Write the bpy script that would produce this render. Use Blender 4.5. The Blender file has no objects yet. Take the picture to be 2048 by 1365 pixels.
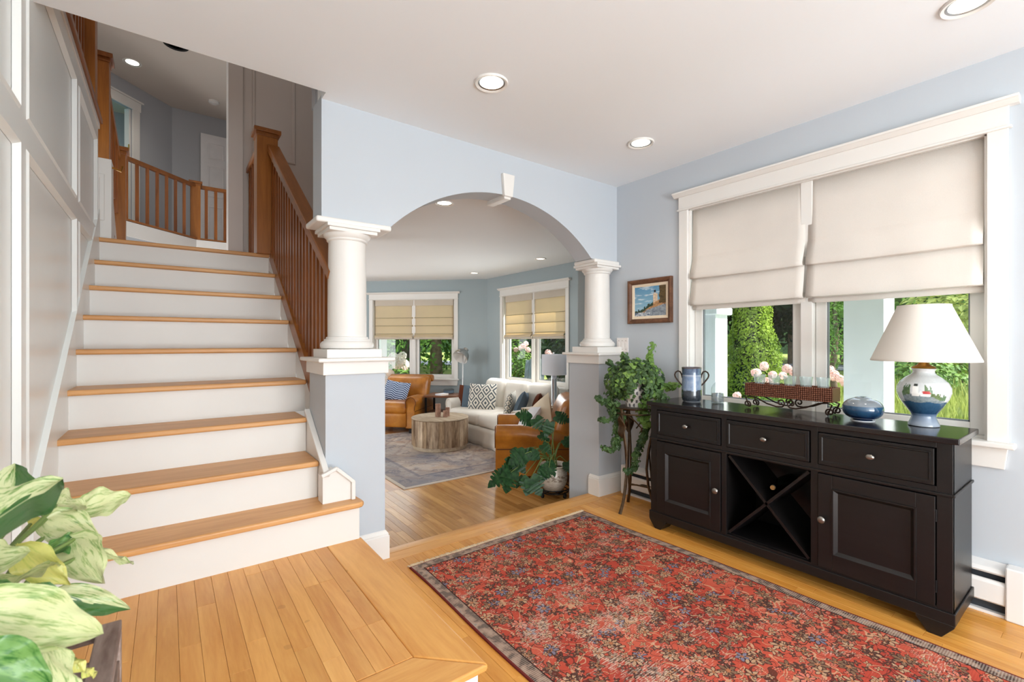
import bpy, bmesh, math, random
from mathutils import Vector, Matrix
random.seed(7)
SC = bpy.context.scene
COL = SC.collection
PI = math.pi
R = math.radians

# ------------------------------------------------------------------ camera
F_PX, CX, CY, ANG, EYE = 926.0, 1024.0, 685.0, R(53.3), 1.2
CA, SA = math.cos(ANG), math.sin(ANG)
cam_d = bpy.data.cameras.new('camera'); cam = bpy.data.objects.new('camera', cam_d); COL.objects.link(cam)
cam_d.sensor_width = 36.0; cam_d.lens = F_PX / 2048 * 36.0; cam_d.shift_y = (CY - 682.5) / 2048
cam_d.clip_start = 0.02; cam_d.clip_end = 300
cam.location = (0, 0, EYE); cam.rotation_euler = (PI / 2, 0, ANG - PI / 2)
SC.camera = cam
cam_d.dof.use_dof = True; cam_d.dof.focus_distance = 2.9; cam_d.dof.aperture_fstop = 8.0

# ------------------------------------------------------------------ world, sun, daylight, fill lamps, exposure
SC.view_settings.view_transform = 'Standard'; SC.view_settings.look = 'None'
SC.view_settings.gamma = 1.0; SC.view_settings.use_curve_mapping = False
SC.view_settings.exposure = 0.17
SC.cycles.use_denoising = True
SC.cycles.max_bounces = 10; SC.cycles.diffuse_bounces = 6; SC.cycles.transparent_max_bounces = 16
SC.cycles.sample_clamp_indirect = 6.0
W = bpy.data.worlds.new('sky'); SC.world = W; W.use_nodes = True
bg = W.node_tree.nodes['Background']; bg.inputs[0].default_value = (0.80, 0.89, 1.0, 1); bg.inputs[1].default_value = 2.0
def lamp(name, kind, loc, energy, color=(1, 1, 1), aim=None, **kw):
    d = bpy.data.lights.new(name, kind); d.energy = energy; d.color = color
    for k, v in kw.items(): setattr(d, k, v)
    o = bpy.data.objects.new(name, d); COL.objects.link(o); o.location = loc
    if aim is not None: o.rotation_euler = Vector(aim).to_track_quat('-Z', 'Y').to_euler()
    return o
lamp('sun', 'SUN', (20, -20, 30), 9.0, (1.0, 0.95, 0.86), aim=(-0.45, 0.75, -0.95), angle=R(1.5))
# added unseen fill lamps; only the bay and living window ones have windows
lamp('entry_fill', 'AREA', (0.95, -2.70, 1.35), 86, (0.96, 0.985, 1.0), aim=(0.0, 1, 0.06), shape='RECTANGLE', size=2.4, size_y=2.0)  # added main fill for the entry, no known window behind it
lamp('entry_uplight_fill', 'AREA', (0.95, -2.66, 0.75), 64, (0.90, 0.97, 1.0), aim=(0.0, 0.80, 0.60), shape='RECTANGLE', size=2.2, size_y=0.9)  # added up-light to brighten the ceiling, not a transom
lamp('daylight_living_side', 'AREA', (-1.0, 6.9, 1.15), 115, (0.93, 0.98, 1.0), aim=(1, -0.10, 0.0), shape='RECTANGLE', size=1.7, size_y=2.6)  # added fill set in an invented side opening of the living room
lamp('daylight_bay', 'AREA', (2.9, 7.75, 1.15), 10, (0.93, 0.98, 1.0), aim=(-0.7, -0.7, -0.1), shape='RECTANGLE', size=1.3, size_y=0.6)
lamp('daylight_living_window', 'AREA', (4.2, 5.4, 1.0), 16, (0.95, 0.98, 1.0), aim=(-1, 0, -0.1), shape='RECTANGLE', size=1.3, size_y=0.6)
lamp('upper_hall_fill', 'AREA', (-1.5, 6.3, 5.14), 34, (1.0, 0.93, 0.86), aim=(0.35, 0.15, -0.9), shape='RECTANGLE', size=1.4, size_y=1.4)  # added fill under the high ceiling
lamp('stairwell_fill', 'AREA', (0.1, 3.1, 5.14), 13, (1.0, 0.90, 0.80), aim=(0.1, 0.5, -0.85), shape='RECTANGLE', size=1.2, size_y=0.8)  # added to brighten the panelled wall and post, no source there

lamp('far_room_fill', 'AREA', (-1.35, 9.3, 4.5), 9, (0.95, 1.0, 1.0), aim=(-0.6, 0.6, -0.3), shape='RECTANGLE', size=0.8, size_y=0.8)  # added behind the doorway to lighten the teal wall

# ------------------------------------------------------------------ levels and planes
ZC, XW, YA0, YA1, XL, ZL, ZCL, XR, YB = 2.475, 2.964, 2.535, 2.71, -0.40, -0.19, 2.285, 4.40, 6.62
Z2 = 2.74     # upper floor
ZC2 = 5.18
def pix(u, v, d):
    a = (u - CX) / F_PX; b = (CY - v) / F_PX
    return Vector(((CA + SA * a) * d, (SA - CA * a) * d, EYE + b * d))

# ------------------------------------------------------------------ node helpers
def S(r, g, b):
    f = lambda c: c / 12.92 if c <= 0.04045 else ((c + 0.055) / 1.055) ** 2.4
    return (f(r / 255), f(g / 255), f(b / 255), 1.0)
class N:
    def __init__(s, name):
        s.m = bpy.data.materials.new(name); s.m.use_nodes = True; s.t = s.m.node_tree
        s.b = s.t.nodes['Principled BSDF']; s.out = s.t.nodes['Material Output']
    def n(s, typ, ins=None, **props):
        x = s.t.nodes.new(typ)
        for k, v in props.items(): setattr(x, k, v)
        for k, v in (ins or {}).items(): s.set(x.inputs[k], v)
        return x
    def set(s, sock, v):
        if isinstance(v, bpy.types.NodeSocket): s.t.links.new(v, sock)
        else:
            try: sock.default_value = v
            except Exception: sock.default_value = tuple(v)[:3]
    def math(s, op, a, b=0.0, c=None, clamp=False):
        x = s.n('ShaderNodeMath', operation=op, use_clamp=clamp); s.set(x.inputs[0], a); s.set(x.inputs[1], b)
        if c is not None: s.set(x.inputs[2], c)
        return x.outputs[0]
    def vmath(s, op, a, b=(0, 0, 0)):
        x = s.n('ShaderNodeVectorMath', operation=op); s.set(x.inputs[0], a); s.set(x.inputs[1], b)
        return x.outputs['Value'] if op in ('LENGTH', 'DOT_PRODUCT', 'DISTANCE') else x.outputs[0]
    def mix(s, f, a, b, mode='MIX'):
        x = s.n('ShaderNodeMix', data_type='RGBA', blend_type=mode); s.set(x.inputs[0], f); s.set(x.inputs[6], a); s.set(x.inputs[7], b)
        return x.outputs[2]
    def ramp(s, f, stops, interp='LINEAR'):
        x = s.n('ShaderNodeValToRGB'); x.color_ramp.interpolation = interp
        e = x.color_ramp.elements
        while len(e) < len(stops): e.new(0.5)
        for i, (p, c) in enumerate(stops):
            e[i].position = p; e[i].color = c if len(c) == 4 else (*c, 1)
        s.set(x.inputs[0], f); return x.outputs[0]
    def coord(s, which='Object'): return s.n('ShaderNodeTexCoord').outputs[which]
    def rnd(s): return s.n('ShaderNodeObjectInfo').outputs['Random']
    def sep(s, v):
        x = s.n('ShaderNodeSeparateXYZ'); s.set(x.inputs[0], v); return x.outputs
    def map(s, v, scale=(1, 1, 1), loc=(0, 0, 0), rot=(0, 0, 0)):
        x = s.n('ShaderNodeMapping'); s.set(x.inputs[0], v); s.set(x.inputs['Location'], loc); s.set(x.inputs['Rotation'], rot); s.set(x.inputs['Scale'], scale)
        return x.outputs[0]
    def noise(s, v, scale=5, detail=3, rough=0.5, dist=0.0, out='Fac'):
        return s.n('ShaderNodeTexNoise', {'Vector': v, 'Scale': scale, 'Detail': detail, 'Roughness': rough, 'Distortion': dist}).outputs[out]
    def base(s, c, rough=0.5, metal=0.0, spec=0.5):
        s.set(s.b.inputs['Base Color'], c); s.set(s.b.inputs['Roughness'], rough); s.set(s.b.inputs['Metallic'], metal)
        s.set(s.b.inputs['Specular IOR Level'], spec); return s
    def bump(s, h, strength=0.2, dist=0.01):
        x = s.n('ShaderNodeBump', {'Height': h, 'Strength': strength, 'Distance': dist}); s.t.links.new(x.outputs[0], s.b.inputs['Normal']); return s
MATS = {}
def plain(name, c, rough=0.5, metal=0.0, spec=0.5, var=0.03, nscale=6):
    k = N(name); v = k.coord(); f = k.noise(v, nscale, 3)
    lo = tuple(x * (1 - var) for x in c[:3]) + (1,); hi = tuple(min(1, x * (1 + var)) for x in c[:3]) + (1,)
    k.base(k.ramp(f, [(0.3, lo), (0.7, hi)]), rough, metal, spec); MATS[name] = k.m; return k.m
def wood(name, c1, c2, scale=(16, 1.1, 16), rough=0.35, var=0.25, spec=0.5, knots=0.0):
    k = N(name); v = k.coord(); r = k.rnd()
    off = k.n('ShaderNodeCombineXYZ', {0: k.math('MULTIPLY', r, 31.7), 1: k.math('MULTIPLY', r, 57.3), 2: k.math('MULTIPLY', r, 11.1)}).outputs[0]
    w = k.vmath('ADD', v, off)
    g = k.noise(k.map(w, scale), 1.6, 5, 0.6, 0.7)
    fine = k.noise(k.map(w, tuple(s_ * 6 for s_ in scale)), 2.0, 2, 0.5)
    f = k.math('ADD', k.math('MULTIPLY', g, 0.8), k.math('MULTIPLY', fine, 0.2))
    col = k.ramp(f, [(0.32, c1), (0.68, c2)])
    r2 = k.math('FRACT', k.math('MULTIPLY', r, 7.13))
    br = k.math('ADD', 1 - var / 2, k.math('MULTIPLY', r2, var))
    col = k.mix(1.0, col, k.n('ShaderNodeCombineXYZ', {0: br, 1: k.math('POWER', br, 1.25), 2: k.math('POWER', br, 1.6)}).outputs[0], 'MULTIPLY')
    if knots:
        kn = k.noise(w, 9, 2); col = k.mix(k.math('MULTIPLY', k.math('GREATER_THAN', kn, 0.74), knots), col, tuple(x * 0.45 for x in c1[:3]) + (1,))
    k.base(col, rough, 0, spec); k.bump(fine, 0.04, 0.002); MATS[name] = k.m; return k.m
def leafmat(name, c1, c2, trans=0.3, rough=0.45, nscale=3.0, rand=True):
    k = N(name); v = k.coord(); f = k.noise(v, nscale, 2)
    col = k.ramp(f, [(0.3, c1), (0.7, c2)])
    k.base(col, rough, 0, 0.3)
    tr = k.n('ShaderNodeBsdfTranslucent', {'Color': col}).outputs[0]
    mx = k.n('ShaderNodeMixShader', {0: trans}); k.t.links.new(k.b.outputs[0], mx.inputs[1]); k.t.links.new(tr, mx.inputs[2])
    k.t.links.new(mx.outputs[0], k.out.inputs[0]); MATS[name] = k.m; return k.m
def vcol(name, rough=0.4, spec=0.5, coat=0.0):
    k = N(name); a = k.n('ShaderNodeAttribute', attribute_name='print').outputs['Color']
    k.base(a, rough, 0, spec); k.b.inputs['Coat Weight'].default_value = coat; MATS[name] = k.m; return k.m
def emit(name, c, st):
    k = N(name); k.base((0, 0, 0, 1), 0.5); k.set(k.b.inputs['Emission Color'], c); k.b.inputs['Emission Strength'].default_value = st; MATS[name] = k.m; return k.m

# ------------------------------------------------------------------ materials
plain('wall_paint', S(189, 195, 201), 0.75, 0, 0.2, 0.012, 1.5)
plain('living_paint', S(162, 174, 178), 0.75, 0, 0.2, 0.012, 1.5)  # entry wall paint made darker to stand for the dimmer living room
plain('hall_paint', S(176, 178, 182), 0.75, 0, 0.2, 0.012, 1.5)
plain('warm_ceiling', S(216, 205, 194), 0.85, 0, 0.1, 0.01, 1.2)
plain('teal_paint', S(140, 200, 208), 0.7, 0, 0.2)
plain('ceiling_paint', S(236, 239, 241), 0.85, 0, 0.1, 0.008, 1.2)
plain('white_trim', S(226, 223, 218), 0.42, 0, 0.4, 0.01, 3)
plain('wainscot_white', S(238, 241, 238), 0.28, 0, 0.5, 0.015, 3)
plain('riser_white', S(224, 222, 217), 0.5, 0, 0.35, 0.015, 4)
plain('panel_taupe', S(206, 198, 192), 0.45, 0, 0.4, 0.015, 3)
wood('maple_landing', S(204, 138, 68), S(230, 174, 100), (9, 0.9, 9), 0.34, 0.22, 0.45, 0.25)
wood('maple_border', S(206, 140, 66), S(230, 172, 94), (9, 0.9, 9), 0.34, 0.10, 0.45, 0.3)
wood('maple_border_cross', S(206, 140, 68), S(232, 176, 102), (0.9, 9, 9), 0.34, 0.10, 0.45, 0.3)
wood('maple_entry', S(200, 130, 50), S(228, 166, 80), (10, 0.9, 10), 0.27, 0.20, 0.5, 0.1)
wood('maple_living', S(174, 118, 58), S(212, 160, 92), (10, 0.9, 10), 0.27, 0.40, 0.5, 0.1)
wood('tread_wood', S(188, 132, 76), S(216, 164, 106), (0.9, 12, 12), 0.4, 0.10, 0.4, 0.15)
wood('floor_gap', S(92, 52, 22), S(110, 64, 30), (4, 4, 4), 0.6, 0.0)
wood('newel_wood', S(140, 84, 32), S(176, 112, 50), (14, 14, 1.0), 0.35, 0.15, 0.45)
wood('stair_cherry', S(112, 60, 20), S(160, 94, 40), (14, 14, 1.0), 0.35, 0.30, 0.45)
wood('stair_rail_wood', S(132, 78, 30), S(162, 100, 46), (12, 1.0, 4), 0.32, 0.12, 0.5)
wood('black_wood', S(12, 10, 10), S(21, 18, 18), (3, 3, 20), 0.38, 0.1, 0.5)
wood('black_wood_top', S(16, 14, 15), S(34, 28, 28), (20, 1.5, 20), 0.16, 0.05, 0.6)
wood('weathered_plank', S(92, 66, 48), S(206, 182, 152), (7, 7, 1.2), 0.75, 0.55, 0.2, 0.3)
wood('weathered_top', S(160, 140, 116), S(196, 180, 158), (14, 1.5, 14), 0.7, 0.1, 0.2)
wood('table_wood', S(86, 50, 30), S(128, 80, 50), (12, 1.2, 12), 0.35, 0.2, 0.5)
wood('frame_wood', S(74, 46, 30), S(122, 82, 56), (10, 10, 10), 0.5, 0.15, 0.4)
wood('crate_wood', S(104, 82, 72), S(172, 152, 140), (10, 2, 10), 0.8, 0.3, 0.2, 0.3)
plain('black_metal', S(24, 24, 26), 0.45, 0.6)
plain('bronze_metal', S(92, 74, 56), 0.42, 0.85, 0.5, 0.25, 40)
plain('iron_scroll', S(60, 46, 38), 0.45, 0.8, 0.5, 0.2, 30)
plain('pewter', S(150, 146, 140), 0.32, 0.95, 0.5, 0.1, 30)
plain('chrome', S(214, 214, 216), 0.12, 1.0)
plain('satin_nickel', S(188, 186, 184), 0.28, 1.0)
plain('brass', S(190, 140, 66), 0.28, 1.0)
plain('heater_white', S(232, 229, 226), 0.38, 0, 0.4, 0.01)
plain('heater_dark', S(52, 56, 62), 0.6)
plain('glazing_grey', S(120, 124, 128), 0.5)
plain('black_rubber', S(18, 18, 18), 0.7)
plain('switch_plate', S(238, 232, 228), 0.35)
plain('switch_mark', S(150, 130, 124), 0.5)
plain('cork', S(186, 140, 84), 0.7)
plain('dark_glass', S(12, 18, 12), 0.1)
plain('soil', S(58, 42, 30), 0.95)
plain('porch_white', S(240, 242, 245), 0.6)
plain('door_white', S(232, 230, 230), 0.4)
plain('candle_bark', S(150, 116, 98), 0.8, 0, 0.2, 0.25, 25)
plain('candle_wax', S(226, 208, 190), 0.6)
plain('tile_dark', S(60, 64, 66), 0.6)
def fabric(name, c, var=0.05, weave=260, rough=0.95, trans=0.0, tcol=None):
    k = N(name); v = k.coord(); f = k.noise(v, 4, 3); w = k.noise(v, weave, 2)
    mixf = k.math('ADD', k.math('MULTIPLY', f, 0.6), k.math('MULTIPLY', w, 0.4))
    lo = tuple(x * (1 - var) for x in c[:3]) + (1,); hi = tuple(min(1, x * (1 + var)) for x in c[:3]) + (1,)
    col = k.ramp(mixf, [(0.35, lo), (0.65, hi)]); k.base(col, rough, 0, 0.1); k.bump(w, 0.15, 0.002)
    if trans:
        tr = k.n('ShaderNodeBsdfTranslucent', {'Color': tcol or c}).outputs[0]
        mx = k.n('ShaderNodeMixShader', {0: trans}); k.t.links.new(k.b.outputs[0], mx.inputs[1]); k.t.links.new(tr, mx.inputs[2]); k.t.links.new(mx.outputs[0], k.out.inputs[0])
    MATS[name] = k.m; return k.m
fabric('shade_linen', S(226, 219, 211), 0.04, 300, 0.95, 0.12)
fabric('shade_cream', S(228, 216, 192), 0.05, 300, 0.95, 0.42, S(255, 236, 196))
fabric('shade_header', S(196, 186, 172), 0.05, 300)
fabric('shade_seam', S(150, 140, 112), 0.05, 300)
fabric('slipcover', S(230, 224, 214), 0.04, 220)
fabric('lamp_shade_linen', S(232, 227, 219), 0.02, 400, 0.9, 0.2)
fabric('drum_shade', S(248, 250, 254), 0.01, 400, 0.9, 0.45)
fabric('pillow_brown', S(92, 50, 34), 0.12, 200)
fabric('pillow_slate', S(92, 106, 118), 0.08, 200)
fabric('pillow_white', S(226, 226, 230), 0.04, 200)
fabric('pillow_cream', S(224, 208, 184), 0.06, 120)
fabric('pillow_navy', S(40, 48, 66), 0.1, 200)
def leather():
    k = N('leather'); v = k.coord(); f = k.noise(v, 3.2, 4, 0.6); g = k.noise(v, 90, 3)
    col = k.ramp(f, [(0.3, S(138, 80, 18)), (0.55, S(178, 112, 34)), (0.75, S(202, 138, 52))])
    k.base(col, 0.34, 0, 0.5); k.bump(g, 0.08, 0.002); MATS['leather'] = k.m
leather()
plain('leather_seam', S(96, 48, 12), 0.6)
def pattern_pillow(name, kind):
    k = N(name); x, y, z = k.sep(k.coord())
    if kind == 'diamond':
        s = 11.5
        u = k.math('ABSOLUTE', k.math('SUBTRACT', k.math('FRACT', k.math('MULTIPLY', x, s * 0.60)), 0.5))
        w = k.math('ABSOLUTE', k.math('SUBTRACT', k.math('FRACT', k.math('MULTIPLY', y, s * 0.46)), 0.5))
        d = k.math('ADD', u, w); rings = k.math('FRACT', k.math('MULTIPLY', d, 3.2))
        f = k.math('LESS_THAN', rings, 0.42); c = (S(222, 216, 204), S(84, 92, 98))
    elif kind == 'blue_stripe':
        q = k.math('ADD', k.math('MULTIPLY', y, 32), k.math('MULTIPLY', k.math('SINE', k.math('MULTIPLY', x, 34)), 0.55))
        f = k.math('LESS_THAN', k.math('FRACT', q), 0.48); c = (S(178, 192, 214), S(46, 58, 92))
    else:
        q = k.math('ADD', k.math('MULTIPLY', x, 26), k.math('MULTIPLY', k.math('PINGPONG', k.math('MULTIPLY', y, 30), 1.0), 0.8))
        f = k.math('LESS_THAN', k.math('FRACT', q), 0.4); c = (S(222, 212, 196), S(104, 110, 112))
    k.base(k.mix(f, c[0], c[1]), 0.95, 0, 0.1); MATS[name] = k.m
pattern_pillow('pillow_diamond', 'diamond'); pattern_pillow('pillow_blue', 'blue_stripe'); pattern_pillow('pillow_ikat', 'ikat')
def glass_pane():
    k = N('pane_glass'); tr = k.n('ShaderNodeBsdfTransparent', {'Color': (0.96, 0.98, 0.98, 1)}).outputs[0]
    gl = k.n('ShaderNodeBsdfGlossy', {'Roughness': 0.02}).outputs[0]
    lw = k.math('ADD', 0.03, k.math('MULTIPLY', k.math('POWER', k.n('ShaderNodeLayerWeight', {'Blend': 0.5}).outputs['Facing'], 5.0), 0.5))
    mx = k.n('ShaderNodeMixShader', {0: lw}); k.t.links.new(tr, mx.inputs[1]); k.t.links.new(gl, mx.inputs[2]); k.t.links.new(mx.outputs[0], k.out.inputs[0]); MATS['pane_glass'] = k.m
glass_pane()
def clear_glass(name, c, rough=0.0):
    k = N(name); tr = k.n('ShaderNodeBsdfTransparent', {'Color': c}).outputs[0]
    gl = k.n('ShaderNodeBsdfGlossy', {'Roughness': 0.03}).outputs[0]
    lw = k.math('POWER', k.n('ShaderNodeLayerWeight', {'Blend': 0.5}).outputs['Facing'], 2.5)
    f = k.math('ADD', k.math('MULTIPLY', lw, 0.7), 0.05)
    mx = k.n('ShaderNodeMixShader', {0: f}); k.t.links.new(tr, mx.inputs[1]); k.t.links.new(gl, mx.inputs[2]); df = k.n('ShaderNodeBsdfDiffuse', {'Color': (0.85, 0.9, 0.9, 1)}).outputs[0]; m2 = k.n('ShaderNodeMixShader', {0: 0.10}); k.t.links.new(mx.outputs[0], m2.inputs[1]); k.t.links.new(df, m2.inputs[2]); k.t.links.new(m2.outputs[0], k.out.inputs[0]); MATS[name] = k.m
clear_glass('tumbler_glass', (0.90, 0.94, 0.94, 1))
emit('lamp_glow', (1.0, 0.90, 0.74, 1), 5.0)
leafmat('pothos_dummy', S(60, 110, 40), S(150, 170, 90))
leafmat('ivy_leaf', S(34, 58, 36), S(92, 122, 66), 0.2, 0.4, 9)
leafmat('ivy_light', S(96, 136, 58), S(140, 172, 88), 0.3, 0.4, 9)
leafmat('philodendron_leaf', S(16, 46, 24), S(48, 88, 46), 0.15, 0.42, 6)
plain('philodendron_stem', S(104, 124, 62), 0.5)
plain('ivy_stem', S(96, 78, 48), 0.7)
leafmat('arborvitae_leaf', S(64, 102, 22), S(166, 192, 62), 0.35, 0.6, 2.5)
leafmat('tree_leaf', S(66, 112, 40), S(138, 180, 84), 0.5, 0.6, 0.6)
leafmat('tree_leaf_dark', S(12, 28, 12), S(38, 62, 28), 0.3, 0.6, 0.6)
leafmat('meadow_leaf', S(128, 146, 62), S(188, 196, 114), 0.4, 0.6, 2)
leafmat('hydrangea_pink', S(238, 196, 192), S(252, 236, 230), 0.3, 0.8, 8)
leafmat('hydrangea_white', S(244, 236, 230), S(255, 250, 248), 0.3, 0.8, 8)
leafmat('shrub_leaf', S(48, 92, 30), S(132, 168, 70), 0.35, 0.5, 4)
plain('bark', S(112, 96, 82), 0.9, 0, 0.2, 0.3, 12)
plain('grey_slat', S(126, 140, 146), 0.7)
plain('road_grey', S(150, 152, 158), 0.9)
def lawn():
    k = N('lawn'); v = k.coord(); f = k.noise(v, 0.35, 4, 0.6); g = k.noise(v, 30, 3)
    c = k.mix(k.math('MULTIPLY', g, 0.6), k.ramp(f, [(0.4, S(112, 128, 66)), (0.62, S(170, 178, 104))]), S(88, 112, 52))
    k.base(c, 0.95, 0, 0.1); MATS['lawn'] = k.m
lawn()
def woodland():
    k = N('woodland_floor'); v = k.coord(); f = k.noise(v, 1.2, 6, 0.7)
    k.base(k.ramp(f, [(0.35, S(18, 36, 18)), (0.55, S(40, 66, 30)), (0.72, S(84, 112, 50))]), 0.95, 0, 0.1); k.bump(f, 1.0, 0.3); MATS['woodland_floor'] = k.m
woodland()

# ------------------------------------------------------------------ mesh helpers
class MB:
    def __init__(s): s.v = []; s.f = []; s.sm = []
    def add(s, verts, faces, smooth=False):
        o = len(s.v); s.v += [tuple(p) for p in verts]; s.f += [tuple(i + o for i in f) for f in faces]; s.sm += [smooth] * len(faces); return s
    def box(s, x0, x1, y0, y1, z0, z1):
        if x0 > x1: x0, x1 = x1, x0
        if y0 > y1: y0, y1 = y1, y0
        if z0 > z1: z0, z1 = z1, z0
        return s.add([(x0, y0, z0), (x1, y0, z0), (x1, y1, z0), (x0, y1, z0), (x0, y0, z1), (x1, y0, z1), (x1, y1, z1), (x0, y1, z1)],
                     [(0, 3, 2, 1), (4, 5, 6, 7), (0, 1, 5, 4), (1, 2, 6, 5), (2, 3, 7, 6), (3, 0, 4, 7)])
    def bar(s, a, b, w, h, up=(0, 0, 1)):
        a, b = Vector(a), Vector(b); d = (b - a).normalized(); up = Vector(up)
        sd = d.cross(up).normalized(); u2 = sd.cross(d).normalized(); q = []
        for p in (a, b):
            for i, j in ((-1, -1), (1, -1), (1, 1), (-1, 1)): q.append(p + sd * (i * w / 2) + u2 * (j * h / 2))
        return s.add(q, [(0, 1, 2, 3), (7, 6, 5, 4), (0, 4, 5, 1), (1, 5, 6, 2), (2, 6, 7, 3), (3, 7, 4, 0)])
    def prism(s, poly, axis, a0, a1, smooth=False):
        n = len(poly); q = []
        for a in (a0, a1):
            for p, r in poly:
                q.append({'x': (a, p, r), 'y': (p, a, r), 'z': (p, r, a)}[axis])
        fs = [tuple(range(n))[::-1], tuple(range(n, 2 * n))] + [(i, (i + 1) % n, n + (i + 1) % n, n + i) for i in range(n)]
        return s.add(q, fs, smooth)
    def lathe(s, prof, n=32, c=(0, 0, 0), smooth=True, caps=True):
        if prof[0] == prof[-1]: caps = False
        q = []; fs = []; m = len(prof)
        for i in range(n):
            a = 2 * PI * i / n
            for r, z in prof: q.append((c[0] + r * math.cos(a), c[1] + r * math.sin(a), c[2] + z))
        for i in range(n):
            j = (i + 1) % n
            for k in range(m - 1): fs.append((i * m + k, j * m + k, j * m + k + 1, i * m + k + 1))
        if caps and prof[0][0] > 1e-6: fs.append(tuple(i * m for i in range(n))[::-1])
        if caps and prof[-1][0] > 1e-6: fs.append(tuple(i * m + m - 1 for i in range(n)))
        return s.add(q, fs, smooth)
    def tube(s, pts, r, n=8, closed=False, smooth=True):
        pts = [Vector(p) for p in pts]; m = len(pts); rs = r if isinstance(r, (list, tuple)) else [r] * m; q = []; prev = None
        for i, p in enumerate(pts):
            if closed: d = pts[(i + 1) % m] - pts[i - 1]
            else: d = pts[min(i + 1, m - 1)] - pts[max(i - 1, 0)]
            d.normalize()
            if prev is None:
                ref = Vector((0, 0, 1)) if abs(d.z) < 0.9 else Vector((1, 0, 0)); x = d.cross(ref).normalized()
            else:
                x = prev - d * prev.dot(d); x.normalize()
            y = d.cross(x); prev = x
            for k in range(n):
                a = 2 * PI * k / n; q.append(p + (x * math.cos(a) + y * math.sin(a)) * rs[i])
        fs = []
        for i in range(m if closed else m - 1):
            j = (i + 1) % m
            for k in range(n): fs.append((i * n + k, i * n + (k + 1) % n, j * n + (k + 1) % n, j * n + k))
        if not closed: fs += [tuple(range(n))[::-1], tuple((m - 1) * n + k for k in range(n))]
        return s.add(q, fs, smooth)
    def loft(s, rings, smooth=True, caps=True):
        n = len(rings[0]); q = [p for r_ in rings for p in r_]; fs = []
        for i in range(len(rings) - 1):
            for k in range(n): fs.append((i * n + k, i * n + (k + 1) % n, (i + 1) * n + (k + 1) % n, (i + 1) * n + k))
        if caps: fs += [tuple(range(n))[::-1], tuple((len(rings) - 1) * n + k for k in range(n))]
        return s.add(q, fs, smooth)
    def grid(s, fn, nu, nv, smooth=True):
        q = [fn(i / nu, j / nv) for i in range(nu + 1) for j in range(nv + 1)]
        fs = [(i * (nv + 1) + j, (i + 1) * (nv + 1) + j, (i + 1) * (nv + 1) + j + 1, i * (nv + 1) + j + 1) for i in range(nu) for j in range(nv)]
        return s.add(q, fs, smooth)
    def rbox(s, c, size, r=0.05, n=7, puff=0.0, axis=2):
        # rounded block; puff swells the faces across `axis`
        hx = [a / 2 for a in size]; idx = {}; q = []; fs = []
        def vert(p):
            key = tuple(round(a, 5) for a in p)
            if key not in idx:
                pp = [p[k] * hx[k] for k in range(3)]; inn = [max(-hx[k] + r, min(hx[k] - r, pp[k])) if hx[k] > r else 0 for k in range(3)]
                d = Vector([pp[k] - inn[k] for k in range(3)]); d = d.normalized() * r if d.length > 1e-9 else d
                o = [inn[k] + d[k] for k in range(3)]
                if puff:
                    oth = [k for k in range(3) if k != axis]
                    w = (1 - p[oth[0]] ** 4) * (1 - p[oth[1]] ** 4); o[axis] += math.copysign(puff * w, p[axis]) * (abs(p[axis]))
                idx[key] = len(q); q.append([o[k] + c[k] for k in range(3)])
            return idx[key]
        ts = sorted(set([-1 + 2 * i / n for i in range(n + 1)] + [-0.93, 0.93]))
        for ax in range(3):
            a, b = [k for k in range(3) if k != ax]
            for sg in (-1, 1):
                for i in range(len(ts) - 1):
                    for j in range(len(ts) - 1):
                        cs = []
                        for (x, y) in ((ts[i], ts[j]), (ts[i + 1], ts[j]), (ts[i + 1], ts[j + 1]), (ts[i], ts[j + 1])):
                            p = [0, 0, 0]; p[ax] = sg; p[a] = x; p[b] = y; cs.append(vert(p))
                        if (sg > 0) != (ax == 1): fs.append(tuple(cs))
                        else: fs.append(tuple(cs[::-1]))
        return s.add(q, fs, True)
    def xf(s, m):
        s.v = [tuple(m @ Vector(p)) for p in s.v]; return s
    def mesh(s, name, mat):
        me = bpy.data.meshes.new(name); me.from_pydata(s.v, [], s.f); me.update()
        me.polygons.foreach_set('use_smooth', s.sm)
        if any(s.sm): me.set_sharp_from_angle(angle=R(42))
        me.materials.append(MATS[mat]); return me
    def build(s, name, mat, parent=None, bevel=0.0, seg=2):
        if parent is None:
            xs = [p[0] for p in s.v]; ys = [p[1] for p in s.v]; zs = [p[2] for p in s.v]
            o0 = Vector(((min(xs) + max(xs)) / 2, (min(ys) + max(ys)) / 2, min(zs))); s.v = [(p[0] - o0.x, p[1] - o0.y, p[2] - o0.z) for p in s.v]
        me = s.mesh(name, mat); o = bpy.data.objects.new(name, me); COL.objects.link(o)
        if parent is None: o.location = o0
        else: o.parent = parent
        if bevel:
            b = o.modifiers.new('edge', 'BEVEL'); b.width = bevel; b.segments = seg; b.limit_method = 'ANGLE'; b.angle_limit = R(40)
        return o
def tag(o, label=None, cat=None, group=None, kind=None):
    if label: o['label'] = label
    if cat: o['category'] = cat
    if group: o['group'] = group
    if kind: o['kind'] = kind
    return o
def thing(name, label, cat, loc=(0, 0, 0), rz=0.0, group=None, kind=None):
    o = bpy.data.objects.new(name, None); COL.objects.link(o); o.location = loc; o.rotation_euler = (0, 0, rz); o.empty_display_size = 0.1
    return tag(o, label, cat, group, kind)
def link(name, me, parent, loc=(0, 0, 0), rot=(0, 0, 0), scale=(1, 1, 1)):
    o = bpy.data.objects.new(name, me); COL.objects.link(o); o.parent = parent; o.location = loc; o.rotation_euler = rot; o.scale = scale; return o
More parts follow.
